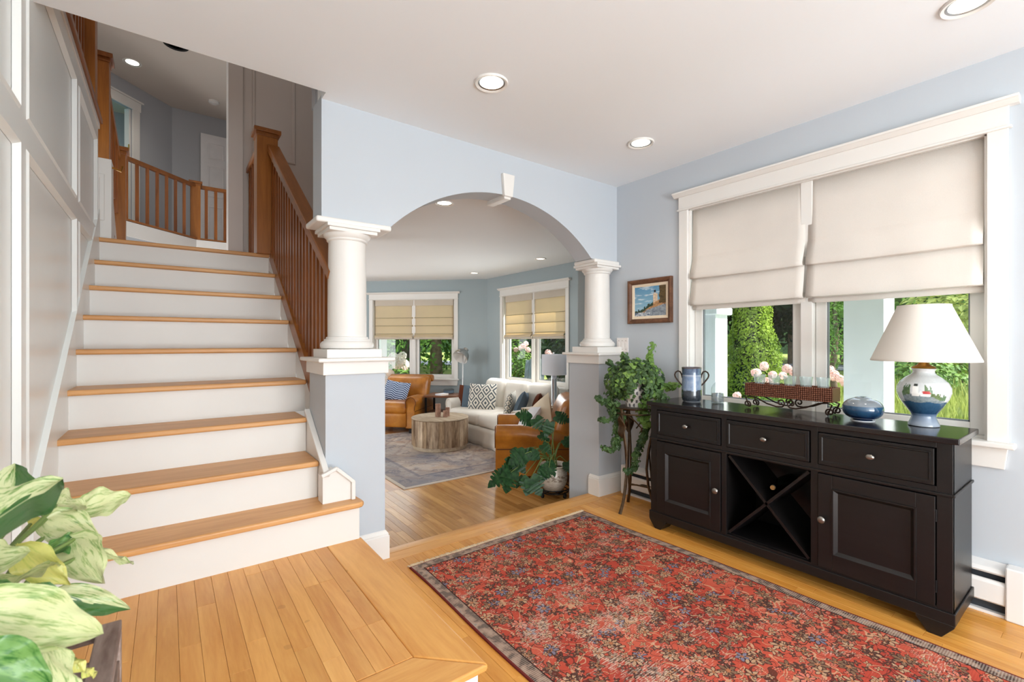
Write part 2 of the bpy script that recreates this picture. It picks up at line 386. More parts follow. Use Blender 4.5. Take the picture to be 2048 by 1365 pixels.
def clone(root, loc=None, rz=None, label=None):
    def cp(o, par):
        c = o.copy(); COL.objects.link(c)
        if par: c.parent = par
        for ch in list(o.children): cp(ch, c)
        return c
    c = cp(root, None)
    if loc is not None: c.location = loc
    if rz is not None: c.rotation_euler = (0, 0, rz)
    if label: c['label'] = label
    return c
def paint(o, fn, name='print'):
    me = o.data; a = me.color_attributes.new(name, 'FLOAT_COLOR', 'POINT')
    for i, v in enumerate(me.vertices): a.data[i].color = fn(v.co)
def mesh_cloud(name, mat, pts):
    # pts: list of (pos, normal, size, aspect); one folded leaf (4 verts, 2 tris) each
    vs = []; fs = []
    for p, nrm, sz, asp in pts:
        n_ = Vector(nrm).normalized(); t = n_.orthogonal().normalized(); t = Matrix.Rotation(random.uniform(0, 2 * PI), 3, n_) @ t; b = n_.cross(t)
        o = len(vs); p = Vector(p)
        vs += [p - t * sz * 0.5, p + b * sz * 0.5 * asp + n_ * sz * 0.08, p + t * sz * 0.5, p - b * sz * 0.5 * asp + n_ * sz * 0.08]
        fs += [(o, o + 1, o + 2), (o, o + 2, o + 3)]
    me = bpy.data.meshes.new(name); me.from_pydata([tuple(v) for v in vs], [], fs); me.update(); me.materials.append(MATS[mat]); return me
def rdir():
    while True:
        v = Vector((random.uniform(-1, 1), random.uniform(-1, 1), random.uniform(-1, 1)))
        if 0.05 < v.length < 1: return v.normalized()

# ================================================================== SETTING
def planks(parent, x0, x1, y0, y1, ztop, mat, w=0.0595, lmin=0.35, lmax=1.15, seed=1, name='plank', skip=None):
    rg = random.Random(seed); x = x0; gap = 0.0004
    while x < x1 - 0.004:
        xe = min(x + w, x1); y = y0 - rg.uniform(0, lmax * 0.9)
        while y < y1:
            l = rg.uniform(lmin, lmax)
            if y < y0 and y + l - y0 < 0.06: l = y0 - y + 0.25
            if y1 - (y + l) < 0.08: l = y1 - y + 0.001
            a, b = max(y, y0), min(y + l, y1); y += l
            if b - a < 0.03: continue
            if skip and skip(x, xe, a, b): continue
            cx, cy = (x + xe) / 2, (a + b) / 2; hx, hy = (xe - x) / 2 - gap, (b - a) / 2 - gap; c = 0.0007
            m = MB(); z = -0.012
            m.add([(-hx, -hy, z), (hx, -hy, z), (hx, hy, z), (-hx, hy, z), (-hx, -hy, -c), (hx, -hy, -c), (hx, hy, -c), (-hx, hy, -c),
                   (-hx + c, -hy + c, 0), (hx - c, -hy + c, 0), (hx - c, hy - c, 0), (-hx + c, hy - c, 0)],
                  [(0, 1, 5, 4), (1, 2, 6, 5), (2, 3, 7, 6), (3, 0, 4, 7), (4, 5, 9, 8), (5, 6, 10, 9), (6, 7, 11, 10), (7, 4, 8, 11), (8, 9, 10, 11)])
            link(name, m.mesh(name, mat), parent, (cx, cy, ztop))
        x = xe

# entry floor
fl = thing('floor', 'honey maple strip floor of the entry under the red rug', 'floor', kind='structure')
MB().box(XL - 0.15, XW + 0.15, -2.9, 2.59, -0.09, -0.012).build('subfloor', 'floor_gap', fl)
planks(fl, 0.81, XW, -1.3, 2.425, 0.0, 'maple_entry', seed=3, skip=lambda x0, x1, a, b: x0 > 1.06 and x1 < 2.30 and a < 2.2 and b < 2.2 and False)
MB().box(0.82, 2.68, 2.427, 2.52, -0.012, 0.0).build('border_board', 'maple_border_cross', fl, 0.0015)
MB().prism([(2.522, -0.012), (2.522, 0.0), (2.585, 0.0), (2.597, -0.004), (2.602, -0.013), (2.597, -0.024), (2.585, -0.028), (2.56, -0.028), (2.56, -0.012)], 'x', 0.98, 2.70, True).build('step_nosing', 'maple_border_cross', fl)
MB().box(0.98, 2.70, 2.56, 2.575, ZL, -0.028).build('step_riser', 'white_trim', fl)
MB().box(2.68, XW, 2.427, 2.49, -0.012, 0.0).build('border_board', 'maple_border_cross', fl, 0.0015)
# raised landing
ld = thing('floor_landing', 'raised maple landing of narrow strips at the foot of the stairs', 'landing', kind='structure')
MB().box(XL, 0.78, 1.225, 2.40, 0.0, 0.188).build('landing_base', 'white_trim', ld)
MB().box(XL, 0.66, 1.30, 2.39, 0.180, 0.1885).build('landing_subfloor', 'floor_gap', ld)
planks(ld, XL + 0.015, 0.627, 1.368, 2.37, 0.2, 'maple_landing', seed=11, lmin=0.4, lmax=1.2)
MB().prism([(0.6285, 2.37), (0.6285, 1.369), (0.800, 1.199), (0.800, 2.37)], 'z', 0.178, 0.2).build('landing_nosing', 'maple_border', ld, 0.006, 3)
MB().prism([(0.627, 1.3675), (XL, 1.3675), (XL, 1.197), (0.7985, 1.197)], 'z', 0.178, 0.2).build('landing_nosing', 'maple_border_cross', ld, 0.006, 3)
# living room floor
lf = thing('floor_living', 'maple strip floor of the sunken living room', 'floor', kind='structure')
MB().box(-1.2, XR + 0.15, 2.55, 9.2, ZL - 0.09, ZL - 0.012).build('subfloor', 'floor_gap', lf)
planks(lf, 0.92, 2.93, 2.58, 4.14, ZL, 'maple_living', seed=5, lmin=0.25, lmax=0.9)
def strip_floor():
    k = N('maple_living_far'); x, y, z = k.sep(k.coord())
    br = k.n('ShaderNodeTexBrick', {'Vector': k.n('ShaderNodeCombineXYZ', {0: y, 1: x, 2: 0.0}).outputs[0], 'Color1': S(172, 112, 56), 'Color2': S(210, 152, 88), 'Mortar': S(110, 64, 30), 'Scale': 1.0, 'Mortar Size': 0.001, 'Brick Width': 0.6, 'Row Height': 0.0595, 'Bias': 0.0})
    k.base(br.outputs[0], 0.3); MATS['maple_living_far'] = k.m
strip_floor()
MB().box(-1.2, 0.918, 2.62, 4.14, ZL - 0.012, ZL).box(-1.2, XR, 4.142, 9.0, ZL - 0.012, ZL).box(2.932, XR, 2.75, 4.14, ZL - 0.012, ZL).build('far_strips', 'maple_living_far', lf)

# walls of the entry
def wall(name, label, mat, fn, cat='wall'):
    m = MB(); fn(m); o = m.build(name, mat); return tag(o, label, cat, None, 'structure')
wy0, wy1, wz0, wz1 = 0.392, 1.882, 0.755, 2.143
def f(m):
    m.box(XW, XW + 0.16, -2.9, wy0, -0.09, ZC); m.box(XW, XW + 0.16, wy1, 2.86, -0.09, ZC); m.box(XW, XW + 0.16, wy0, wy1, -0.09, wz0); m.box(XW, XW + 0.16, wy0, wy1, wz1, ZC)
wall('wall_window', 'pale blue entry wall around the wide front window', 'wall_paint', f)
AX0, AX1, AZ, AR = 0.648, 2.70, 1.857, 1.164
def arch_wall(m):
    acx, hw, rise = 1.843, 0.82, 0.338; n = 40; zc = AZ + rise - AR; pts = []
    for i in range(n + 1):
        x = acx - hw + 2 * hw * i / n; pts.append((x, zc + math.sqrt(max(0, AR * AR - (x - acx) ** 2))))
    q = []; fs = []
    for y in (YA0, YA1):
        for x, z in pts: q += [(x, y, z), (x, y, ZC + 0.02)]
    k = 2 * (n + 1)
    for i in range(n):
        a = 2 * i; fs += [(a, a + 2, a + 3, a + 1), (k + a, k + a + 1, k + a + 3, k + a + 2)]
    m.add(q, fs)
    s = []; sf = []
    for x, z in pts: s += [(x, YA0, z), (x, YA1, z)]
    for i in range(n): sf.append((2 * i, 2 * i + 1, 2 * i + 3, 2 * i + 2))
    m.add(s, sf, True)
    m.box(AX0, acx - hw, YA0, YA1, AZ, ZC + 0.02); m.box(acx + hw, XW, YA0, YA1, AZ, ZC + 0.02)
wall('wall_arch', 'pale blue wall with a wide arch between entry and living room', 'wall_paint', arch_wall)
k1 = MB().prism([(1.808, 2.181), (1.876, 2.181), (1.893, 2.331), (1.796, 2.331)], 'y', YA0 - 0.03, YA0)
k1.box(1.815, 1.869, YA0 - 0.015, YA1 + 0.02, 2.165, 2.2)
tag(k1.build('trim_1', 'white_trim', None, 0.004), 'white wedge keystone at the crown of the arch', 'keystone', None, 'structure')
# piers that carry the columns
def pier(name, label, x0, x1, z0):
    t = thing(name, label, 'pier', (0, 0, 0), kind='structure')
    MB().box(x0, x1, 2.49, 2.82, z0, 1.04).build('pier_body', 'wall_paint', t)
    return t
def pier_cap(t, x0, x1, right_open):
    xr = x1 if right_open else x1 + 0.015; xs = x1 if right_open else x1 + 0.045
    MB().box(x0 - 0.015, xr, 2.475, 2.835, 1.03, 1.097).build('cap_frieze', 'white_trim', t, 0.002)
    MB().box(x0 - 0.045, xs, 2.445, 2.865, 1.096, 1.117).build('cap_slab', 'white_trim', t, 0.008, 3)
pl = pier('wall_pier_stair', 'pale grey square pier under the large column beside the stairs', 0.656, 0.974, ZL)
pier_cap(pl, 0.656, 0.974, False)
pr = pier('wall_pier_window', 'grey square pier under the column against the window wall', 2.70, XW, ZL)
pier_cap(pr, 2.70, XW, True)
def base_prof(z0=0.0, h=0.155, t=0.019):   # (depth, z)
    return [(0, z0), (t, z0), (t, z0 + h - 0.03), (t - 0.004, z0 + h - 0.026), (t - 0.004, z0 + h - 0.018), (0.006, z0 + h - 0.004), (0.0, z0 + h)]
def corner_base(m, pts, z0=0.0, h=0.155, t=0.019):
    # pts: polyline of wall foot; profile swept to the left-hand side of travel
    pr_ = base_prof(z0, h, t); rings = []
    P = [Vector((a, b, 0)) for a, b in pts]
    for i, p in enumerate(P):
        d0 = (P[i] - P[i - 1]).normalized() if i else None; d1 = (P[i + 1] - P[i]).normalized() if i < len(P) - 1 else None
        n0 = Vector((-d0.y, d0.x, 0)) if d0 else None; n1 = Vector((-d1.y, d1.x, 0)) if d1 else None
        nn = n0 + n1 if d0 and d1 else (n0 or n1); sc = 1.0 / max(0.2, nn.normalized().dot(n0 or n1)); nn = nn.normalized() * sc
        rings.append([tuple(p + nn * q + Vector((0, 0, z))) for q, z in pr_])
    return m.loft(rings, False)
bm_ = MB(); corner_base(bm_, [(0.974, 2.56), (0.974, 2.49), (0.785, 2.49)][::-1][::-1])
def baseboard(name, label, pts, z0=0.0):
    m = MB(); corner_base(m, pts, z0); return tag(m.build(name, 'white_trim'), label, 'baseboard', None, 'structure')
baseboard('baseboard_pier_stair', 'white baseboard around the foot of the stair side pier', [(0.974, 2.545), (0.974, 2.49), (0.80, 2.49)][::-1] if False else [(0.80, 2.49), (0.974, 2.49), (0.974, 2.545)][::-1])
baseboard('baseboard_pier_window', 'white baseboard around the foot of the window side pier', [(XW, 2.49), (2.70, 2.49), (2.70, 2.585)])

# left wall with level wainscot panels
def f(m): m.box(XL - 0.12, XL, -2.9, 4.33, -0.09, Z2)
wl = thing('wall_left', 'glossy white panelled wall along the left of the stairs', 'wall', kind='structure')
m = MB(); f(m); m.build('wall_body', 'wainscot_white', wl)
ys = [1.02, 2.218, 3.384, 4.33]; xo = XL + 0.014
def wpanel(y0, y1, z0, z1):
    m = MB(); w = 0.024
    def frame(a0, a1, b0, b1, x1, ww):
        m.box(XL, x1, a0, a0 + ww, b0, b1); m.box(XL, x1, a1 - ww, a1, b0, b1); m.box(XL, x1, a0 + ww, a1 - ww, b0, b0 + ww); m.box(XL, x1, a0 + ww, a1 - ww, b1 - ww, b1)
    # moulding ring as sloped prisms
    q = []
    for (yy0, yy1, zz0, zz1, xx) in ((y0, y1, z0, z1, xo), (y0 + w * 0.4, y1 - w * 0.4, z0 + w * 0.4, z1 - w * 0.4, xo + 0.006), (y0 + w, y1 - w, z0 + w, z1 - w, XL + 0.001)):
        q.append([(xx, yy0, zz0), (xx, yy1, zz0), (xx, yy1, zz1), (xx, yy0, zz1)])
    m.loft(q, False, False); m.build('panel_moulding', 'wainscot_white', wl)
zr = [(0.35, 1.862), (1.962, 2.60)]
for i in range(3):
    for (z0, z1) in zr: wpanel(ys[i] + 0.045, ys[i + 1] - 0.045 if i < 2 else 4.24, z0, z1)
m = MB()
for y in ys[:3]: m.box(XL, xo, y - 0.045, y + 0.045, 0.2, 2.70)
m.box(XL, xo, 4.24, 4.33, 0.2, 2.70); m.build('stile', 'wainscot_white', wl)
m = MB()
for i in range(3):
    a, b = ys[i] + 0.045, (ys[i + 1] - 0.045 if i < 2 else 4.24)
    for (z0, z1) in ((0.2, 0.35), (1.862, 1.962), (2.60, 2.70)): m.box(XL, xo, a, b, z0, z1)
m.build('panel_rail', 'wainscot_white', wl)
MB().box(XL - 0.14, XL + 0.022, 2.0, 4.35, 2.70, 2.742).build('floor_edge_band', 'white_trim', wl, 0.004)
sk = MB().prism([(2.33, 0.2), (2.33, 0.62), (4.36, 2.14), (4.36, 1.6)], 'x', XL - 0.002, XL + 0.021); sk.build('stair_skirt', 'wainscot_white', wl)
# front wall behind the photographer, with an opening made for the added fill lamps
def f(m):
    m.box(XL - 0.12, -0.25, -2.9, -2.75, -0.09, ZC); m.box(2.15, XW + 0.16, -2.9, -2.75, -0.09, ZC); m.box(-0.25, 2.15, -2.9, -2.75, 2.35, ZC); m.box(-0.25, 2.15, -2.9, -2.75, -0.09, 0.35)
wall('wall_front', 'pale blue front wall with an opening for added fill lamps', 'wall_paint', f)
# ceilings
def f(m):
    m.box(XL - 0.12, AX0 + 0.002, -2.9, 2.46, ZC, ZC + 0.2); m.box(AX0 + 0.002, XW + 0.16, -2.9, 2.62, ZC, ZC + 0.2)
wall('ceiling', 'smooth white entry ceiling ending at the open stairwell', 'ceiling_paint', f, 'ceiling')
def f(m):
    m.box(1.2, XR + 0.16, 2.60, 9.2, ZCL, ZCL + 0.15)
wall('ceiling_living', 'white living room ceiling seen through the arch', 'ceiling_paint', f, 'ceiling')
# living room walls
def f(m):
    y0, y1, z0, z1 = 5.40 - 0.745, 5.40 + 0.745, wz0 + ZL, wz1 + ZL
    m.box(XR, XR + 0.16, 2.7, y0, ZL - 0.09, ZCL + 0.1); m.box(XR, XR + 0.16, y1, YB + 0.05, ZL - 0.09, ZCL + 0.1); m.box(XR, XR + 0.16, y0, y1, ZL - 0.09, z0); m.box(XR, XR + 0.16, y0, y1, z1, ZCL + 0.1)
    m.box(XW - 0.005, XR, 2.84, 2.98, ZL - 0.09, ZCL + 0.1)
wall('wall_living_window', 'grey blue living room wall behind the white sofa', 'living_paint', f)
wb = thing('wall_bay', 'grey blue angled bay wall around the far window', 'wall', (XR, YB, 0), R(-45), kind='structure')
BC = -1.32   # local x of the bay window centre
m = MB(); z0, z1 = wz0 + ZL, wz1 + ZL
m.box(BC + 0.745, 0.1, 0, 0.16, ZL - 0.09, ZCL + 0.1); m.box(-3.1, BC - 0.745, 0, 0.16, ZL - 0.09, ZCL + 0.1); m.box(BC - 0.745, BC + 0.745, 0, 0.16, ZL - 0.09, z0); m.box(BC - 0.745, BC + 0.745, 0, 0.16, z1, ZCL + 0.1)
m.build('wall_body', 'living_paint', wb)
def f(m):
    m.box(-1.2, 2.3, 8.75, 8.9, ZL - 0.09, ZCL + 0.1); m.box(-1.2, -1.05, 2.7, 5.6, ZL - 0.09, ZCL + 0.1); m.box(-1.2, -1.05, 8.2, 8.9, ZL - 0.09, ZCL + 0.1); m.box(-1.2, -1.05, 5.6, 8.2, ZL - 0.09, 0.3); m.box(-1.2, -1.05, 5.6, 8.2, 2.0, ZCL + 0.1); m.box(-1.2, AX0, 2.72, 2.80, ZL - 0.09, 0.4)  # side wall opening cut in for the added fill lamp
wall('wall_living_back', 'grey blue far wall of the living room', 'living_paint', f)

# ------------------------------------------------------------------ windows (local x along wall, local y outwards)
def window(name, label, loc, rz, zo):
    t = thing(name, label, 'window', loc, rz, kind='structure')
    z0, z1 = wz0 + zo, wz1 + zo
    for sx in (-1, 1):
        MB().box(sx * 0.745, sx * 0.811, -0.02, 0.0, z0, z1).build('side_casing', 'white_trim', t, 0.002)
    MB().box(-0.813, 0.813, -0.022, 0.0, z1 + 0.006, z1 + 0.098).build('head_board', 'white_trim', t, 0.002)
    MB().box(-0.823, 0.823, -0.03, 0.0, z1 - 0.006, z1 + 0.006).build('head_bead', 'white_trim', t, 0.004)
    MB().prism([(0, z1 + 0.09), (-0.03, z1 + 0.092), (-0.05, z1 + 0.110), (-0.056, z1 + 0.112), (-0.056, z1 + 0.124), (0, z1 + 0.124)], 'x', -0.847, 0.847).build('head_crown', 'white_trim', t, 0.002)
    MB().box(-0.835, 0.835, -0.055, 0.03, z0 - 0.02, z0 + 0.004).build('stool', 'white_trim', t, 0.006, 3)
    MB().prism([(-0.81, z0 - 0.02), (0.81, z0 - 0.02), (0.80, z0 - 0.115), (-0.80, z0 - 0.115)], 'y', -0.018, 0.0).build('apron', 'white_trim', t, 0.002)
    m = MB(); m.box(-0.745, -0.735, 0, 0.16, z0, z1); m.box(0.735, 0.745, 0, 0.16, z0, z1); m.box(-0.745, 0.745, 0, 0.16, z1 - 0.01, z1); m.box(-0.735, 0.735, 0.03, 0.16, z0 - 0.0, z0 + 0.015)
    m.build('jamb', 'white_trim', t)
    MB().box(-0.032, 0.032, 0.02, 0.14, z0, z1).build('mullion', 'white_trim', t, 0.004)
    for sx in (-1, 1):
        a, b = (-0.733, -0.034) if sx < 0 else (0.034, 0.733); w = 0.055
        m = MB(); m.box(a, a + w, 0.06, 0.10, z0 + 0.015, z1 - 0.01); m.box(b - w, b, 0.06, 0.10, z0 + 0.015, z1 - 0.01); m.box(a + w, b - w, 0.06, 0.10, z0 + 0.015, z0 + 0.07); m.box(a + w, b - w, 0.06, 0.10, z1 - 0.065, z1 - 0.01)
        sash = m.build('sash', 'white_trim', t, 0.003)
        MB().box(a + w, b - w, 0.078, 0.082, z0 + 0.07, z1 - 0.065).build('pane', 'pane_glass', sash)
        m = MB(); e = 0.006; A, B, Z0, Z1 = a + w, b - w, z0 + 0.07, z1 - 0.065
        m.box(A, A + e, 0.07, 0.09, Z0, Z1); m.box(B - e, B, 0.07, 0.09, Z0, Z1); m.box(A, B, 0.07, 0.09, Z0, Z0 + e); m.box(A, B, 0.07, 0.09, Z1 - e, Z1)
        m.build('glazing_bead', 'glazing_grey', sash)
    return t
YWC = 1.137
window('window_1', 'wide white framed front window behind the black sideboard', (XW, YWC, 0), R(-90), 0.0)
window('window_2', 'white framed bay window behind the far leather armchair', (XR + BC * math.cos(R(-45)), YB + BC * math.sin(R(-45)), 0), R(-45), ZL)
window('window_3', 'white framed living room window above the sofa', (XR, 5.40, 0), R(-90), ZL)

# ------------------------------------------------------------------ roman shades
def shade_mesh(w, prof, sag=0.0, seed=0):
    rg = random.Random(seed); m = MB(); n = 16; ph = rg.uniform(0, 6)
    q = []; L = len(prof)
    for i in range(n + 1):
        x = -w / 2 + w * i / n
        for j, (d, z) in enumerate(prof):
            k = j / (L - 1); q.append((x, d + 0.0025 * math.sin(x * 23 + ph + z * 9) * k, z - sag * k * (1 - (2 * i / n - 1) ** 2)))
    fs = [(i * L + j, i * L + j + 1, (i + 1) * L + j + 1, (i + 1) * L + j) for i in range(n) for j in range(L - 1)]
    m.add(q, fs, True); return m
def shade(label, win, xc, w, zo, kind, seed, group):
    t = thing('roman_shade', label, 'window shade', win.location, win.rotation_euler.z, group)
    zt = 2.133 + zo
    if kind == 'linen':
        up = [(0.012, zt), (0.010, zt - 0.15), (0.006, 1.806), (0.004, 1.80), (0.006, 1.794), (-0.004, 1.75), (-0.022, 1.69), (-0.032, 1.662), (-0.028, 1.648), (-0.016, 1.643), (-0.004, 1.650)]
        lo = [(0.006, 1.70), (-0.004, 1.64), (-0.012, 1.58), (-0.024, 1.50), (-0.030, 1.476), (-0.026, 1.462), (-0.014, 1.457), (0.0, 1.460), (0.010, 1.49)]
        hem = [(0.016, 1.52), (0.012, 1.47), (0.006, 1.442), (0.012, 1.428), (0.020, 1.431), (0.022, 1.46)]
        mat = 'shade_linen'
        for nm, pr_ in (('upper_fabric', up), ('lower_fold', lo), ('hem', hem)):
            o = shade_mesh(w, pr_, 0.004, seed).build(nm, mat, t)
            o.location = (xc, 0.012, 0); s = o.modifiers.new('cloth', 'SOLIDIFY'); s.thickness = 0.003
    else:
        pr_ = [(0.012, zt), (0.012, zt - 0.085)]
        for zz in (1.63, 1.49, 1.345 + 0.0):
            pr_ += [(0.010, zz + 0.02), (0.004, zz + 0.004), (0.000, zz), (0.004, zz - 0.004), (0.010, zz - 0.02)]
        pr_ += [(-0.012, 1.325), (-0.034, 1.30), (-0.030, 1.285), (-0.008, 1.28)]
        o = shade_mesh(w, pr_, 0.006, seed).build('pleated_fabric', 'shade_cream', t); o.location = (xc, 0.012, 0); s = o.modifiers.new('cloth', 'SOLIDIFY'); s.thickness = 0.002
        MB().box(-w / 2, w / 2, -0.001, 0.0195, zt - 0.10, zt).build('header_band', 'shade_header', t).location = (xc, 0.012, 0)
        st = MB()
        for k, (dz, dd) in enumerate(((0.0, 0.0), (0.014, 0.01), (-0.014, 0.004))):
            st.rbox((0, -0.012 + dd, 1.275 + dz), (w + 0.01, 0.045, 0.022), 0.01, 4)
        st.build('stacked_folds', 'shade_header', t).location = (xc, 0.012, 0)
        for zz in (1.63, 1.49, 1.347): MB().box(-w / 2 + 0.002, w / 2 - 0.002, -0.005, 0.001, zz - 0.0035, zz + 0.0035).build('seam', 'shade_seam', t).location = (xc, 0.012, 0)
    return t
wn = {o.name: o for o in bpy.data.objects if o.name.startswith('window_')}
shade('linen roman shade over the left half of the front window', wn['window_1'], -0.366, 0.72, 0.0, 'linen', 1, 'linen roman shades')
shade('linen roman shade over the half of the front window above the lamp', wn['window_1'], 0.371, 0.722, 0.0, 'linen', 2, 'linen roman shades')
shade('cream pleated shade on the left half of the bay window', wn['window_2'], -0.360, 0.70, ZL, 'cream', 3, 'cream living room shades')
shade('cream pleated shade on the right half of the bay window', wn['window_2'], 0.368, 0.70, ZL, 'cream', 4, 'cream living room shades')
shade('cream pleated shade above the sofa nearer the bay corner', wn['window_3'], -0.354, 0.69, ZL, 'cream', 5, 'cream living room shades')
shade('cream pleated shade above the sofa nearer the column', wn['window_3'], 0.375, 0.67, ZL, 'cream', 6, 'cream living room shades')

# ------------------------------------------------------------------ columns
def column(label, cx, cy, slab, zb=1.117):
    t = thing('round_column', label, 'column', (cx, cy, zb), 0, 'white columns carrying the arch')
    x0, x1 = slab
    Z = lambda z: z - zb
    MB().box(x0 - cx, x1 - cx, 2.505 - cy, 2.74 - cy, Z(1.826), Z(1.857)).build('cap_slab', 'white_trim', t, 0.011, 3)
    q = 0.128
    MB().box(max(-q, x0 - cx), min(q, x1 - cx), -q + 0.008, q - 0.008, Z(1.79), Z(1.808)).box(max(-q - 0.012, x0 - cx), min(q + 0.012, x1 - cx), -q - 0.004, q + 0.004, Z(1.808), Z(1.826)).build('abacus', 'white_trim', t, 0.002)
    MB().lathe([(0.102, Z(1.75)), (0.104, Z(1.752)), (0.108, Z(1.756)), (0.108, Z(1.764)), (0.112, Z(1.768)), (0.122, Z(1.778)), (0.125, Z(1.79))], 40).build('capital_ring', 'white_trim', t)
    MB().lathe([(0.1025, Z(1.222)), (0.1025, Z(1.40)), (0.1005, Z(1.60)), (0.0985, Z(1.755))], 40).build('shaft', 'white_trim', t)
    pf = [(0.128, Z(1.163)), (0.138, Z(1.168)), (0.1415, Z(1.18)), (0.1405, Z(1.192)), (0.132, Z(1.204)), (0.122, Z(1.208)), (0.121, Z(1.216)), (0.112, Z(1.219)), (0.111, Z(1.228)), (0.1025, Z(1.231))]
    MB().lathe(pf, 40).build('base_torus', 'white_trim', t)
    MB().box(-0.146, min(0.146, x1 - cx), -0.14, 0.14, Z(1.117), Z(1.163)).build('plinth', 'white_trim', t, 0.002)
    return t
column('white round column on the pier beside the stairs', 0.807, 2.62, (0.615, 1.02))
column('white round column in front of the window wall', 2.822, 2.62, (2.672, XW))

# ------------------------------------------------------------------ staircase
NZ = lambda n: 0.2 + 0.1925 * n
NY = lambda n: 2.325 if n == 1 else 2.515 + (n - 2) * 0.2545
st = thing('staircase', 'white risers with honey wood treads climbing to the upper landing', 'staircase', (0.15, 2.33, 0.2))
so = st.location
def rightx(n): return 0.786 if n == 1 else (0.632 if n <= 3 else 0.683)
for n in range(1, 10):
    z, y = NZ(n), NY(n); yn = NY(n + 1) + 0.045 if n < 9 else y + 0.72; x1 = rightx(n); x0 = XL + 0.006
    zz = NZ(n - 1)
    MB().box(x0 - so.x, x1 - so.x, y + 0.032 - so.y, y + 0.052 - so.y, zz - so.z, z - 0.028 - so.z).build('riser', 'riser_white', st)
    if n == 1:
        a = 0.806; poly = [(x0, y), (a - 0.03, y), (a - 0.012, y + 0.006), (a, y + 0.022), (a, y + 0.05), (a - 0.012, 2.4885), (0.652, 2.4885), (0.640, yn), (x0, yn)]
    elif n <= 3: poly = [(x0, y), (x1, y), (x1, yn), (x0, yn)]
    else: poly = [(x0, y), (x1 + 0.004, y), (x1 + 0.004, yn), (x0, yn)]
    MB().prism([(p[0] - so.x, p[1] - so.y) for p in poly], 'z', z - 0.028 - so.z, z - so.z).build('tread', 'tread_wood', st, 0.009, 3)
MB().box(XL + 0.01 - so.x, 0.683 - so.x, 4.36 - so.y, 4.95 - so.y, 1.75 - so.z, 1.90 - so.z).build('landing_body', 'riser_white', st)
MB().box(0.75 - so.x, 0.787 - so.x, 2.358 - so.y, 2.488 - so.y, 0.2 - so.z, NZ(1) - 0.028 - so.z).build('riser_return', 'riser_white', st)
# skirt block against the pier
sk = MB().prism([(2.425, NZ(1)), (2.425, 0.54), (2.80, 0.80), (2.845, 0.80), (2.845, 0.45), (2.60, NZ(1))], 'x', 0.634, 0.656)
tr_ = MB().bar((0.640, 2.400, 0.532), (0.640, 2.815, 0.812), 0.03, 0.022, (0, -0.55, 0.83))
sb = MB().prism([(0.620, NZ(1)), (0.620, 0.530), (0.683, 0.556), (0.763, 0.478), (0.763, NZ(1))], 'y', 2.405, 2.49)
sr = thing('trim_2', 'white stepped skirting block at the foot of the stair pier', 'skirting', (0.64, 2.45, NZ(1)), kind='structure')
def rel(m, o): m.v = [(p[0] - o.location.x, p[1] - o.location.y, p[2] - o.location.z) for p in m.v]; return m
rel(sk, sr).build('skirt_board', 'white_trim', sr, 0.002); rel(tr_, sr).build('skirt_cap', 'white_trim', sr, 0.005, 3); rel(sb, sr).build('plinth_block', 'white_trim', sr, 0.002)
cm = MB()
for a, b in (((0.612, 2.396, 0.536), (0.688, 2.396, 0.566)), ((0.682, 2.396, 0.566), (0.772, 2.396, 0.481)), ((0.768, 2.396, 0.486), (0.768, 2.396, NZ(1)))): cm.bar(a, b, 0.02, 0.018, (0, -1, 0.01) if a[2] > b[2] + 0.05 and abs(a[0] - b[0]) < 0.01 else (0, 0, 1))
rel(cm, sr).build('block_moulding', 'white_trim', sr, 0.004)
# stringer wall below the balustrade
wall('wall_stringer', 'white wall under the open side of the stairs', 'riser_white', lambda m: m.prism([(2.83, ZL), (2.83, 0.60), (4.30, 1.74), (4.95, 1.90), (4.95, ZL)], 'x', 0.69, 0.76))

SLOPE = 0.1925 / 0.2545
def newel(parent, x, y, z0, z1, w, cap=0.022, name='newel_post'):
    o = MB().box(x - w / 2, x + w / 2, y - w / 2, y + w / 2, z0, z1 - 0.055); o = rel(o, parent).build(name, 'newel_wood', parent, 0.004)
    c = MB(); c.box(x - w / 2 - 0.006, x + w / 2 + 0.006, y - w / 2 - 0.006, y + w / 2 + 0.006, z1 - 0.075, z1 - 0.045); c.box(x - w / 2 - cap, x + w / 2 + cap, y - w / 2 - cap, y + w / 2 + cap, z1 - 0.045, z1 - 0.018)
    c.prism([(x - w / 2 - cap, y - w / 2 - cap), (x + w / 2 + cap, y - w / 2 - cap), (x + w / 2 + cap, y + w / 2 + cap), (x - w / 2 - cap, y + w / 2 + cap)], 'z', z1 - 0.018, z1 - 0.012)
    rel(c, parent).build('newel_cap', 'stair_rail_wood', o, 0.004)
    return o
bl = thing('stair_balustrade', 'brown wooden balustrade along the open side of the lower stairs', 'balustrade', (0.70, 4.3, NZ(9)))
newel(bl, 0.663, 4.325, NZ(9) - 0.005, 2.965, 0.155)
RZ = lambda y: 2.80 + (y - 4.25) * SLOPE
rel(MB().bar((0.705, 4.26, RZ(4.26)), (0.748, 2.615, RZ(2.615)), 0.092, 0.055, (0, 0, 1)), bl).build('handrail', 'stair_rail_wood', bl, 0.008, 3)
rel(MB().bar((0.700, 4.27, NZ(9) - 0.012), (0.712, 2.87, NZ(9) - 0.012 - 1.40 * SLOPE), 0.034, 0.095, (0, 0, 1)), bl).build('shoe_rail', 'stair_rail_wood', bl, 0.003)
nb = 20
for i in range(nb):
    y = 2.70 + (4.20 - 2.70) * i / (nb - 1); z0 = NZ(9) + 0.02 - (4.27 - y) * SLOPE if y > 2.87 else 1.117
    xb = 0.684 + (4.26 - y) * 0.0264; rel(MB().box(xb, xb + 0.038, y - 0.019, y + 0.019, z0, RZ(y) - 0.01), bl).build('baluster', 'stair_cherry', bl)
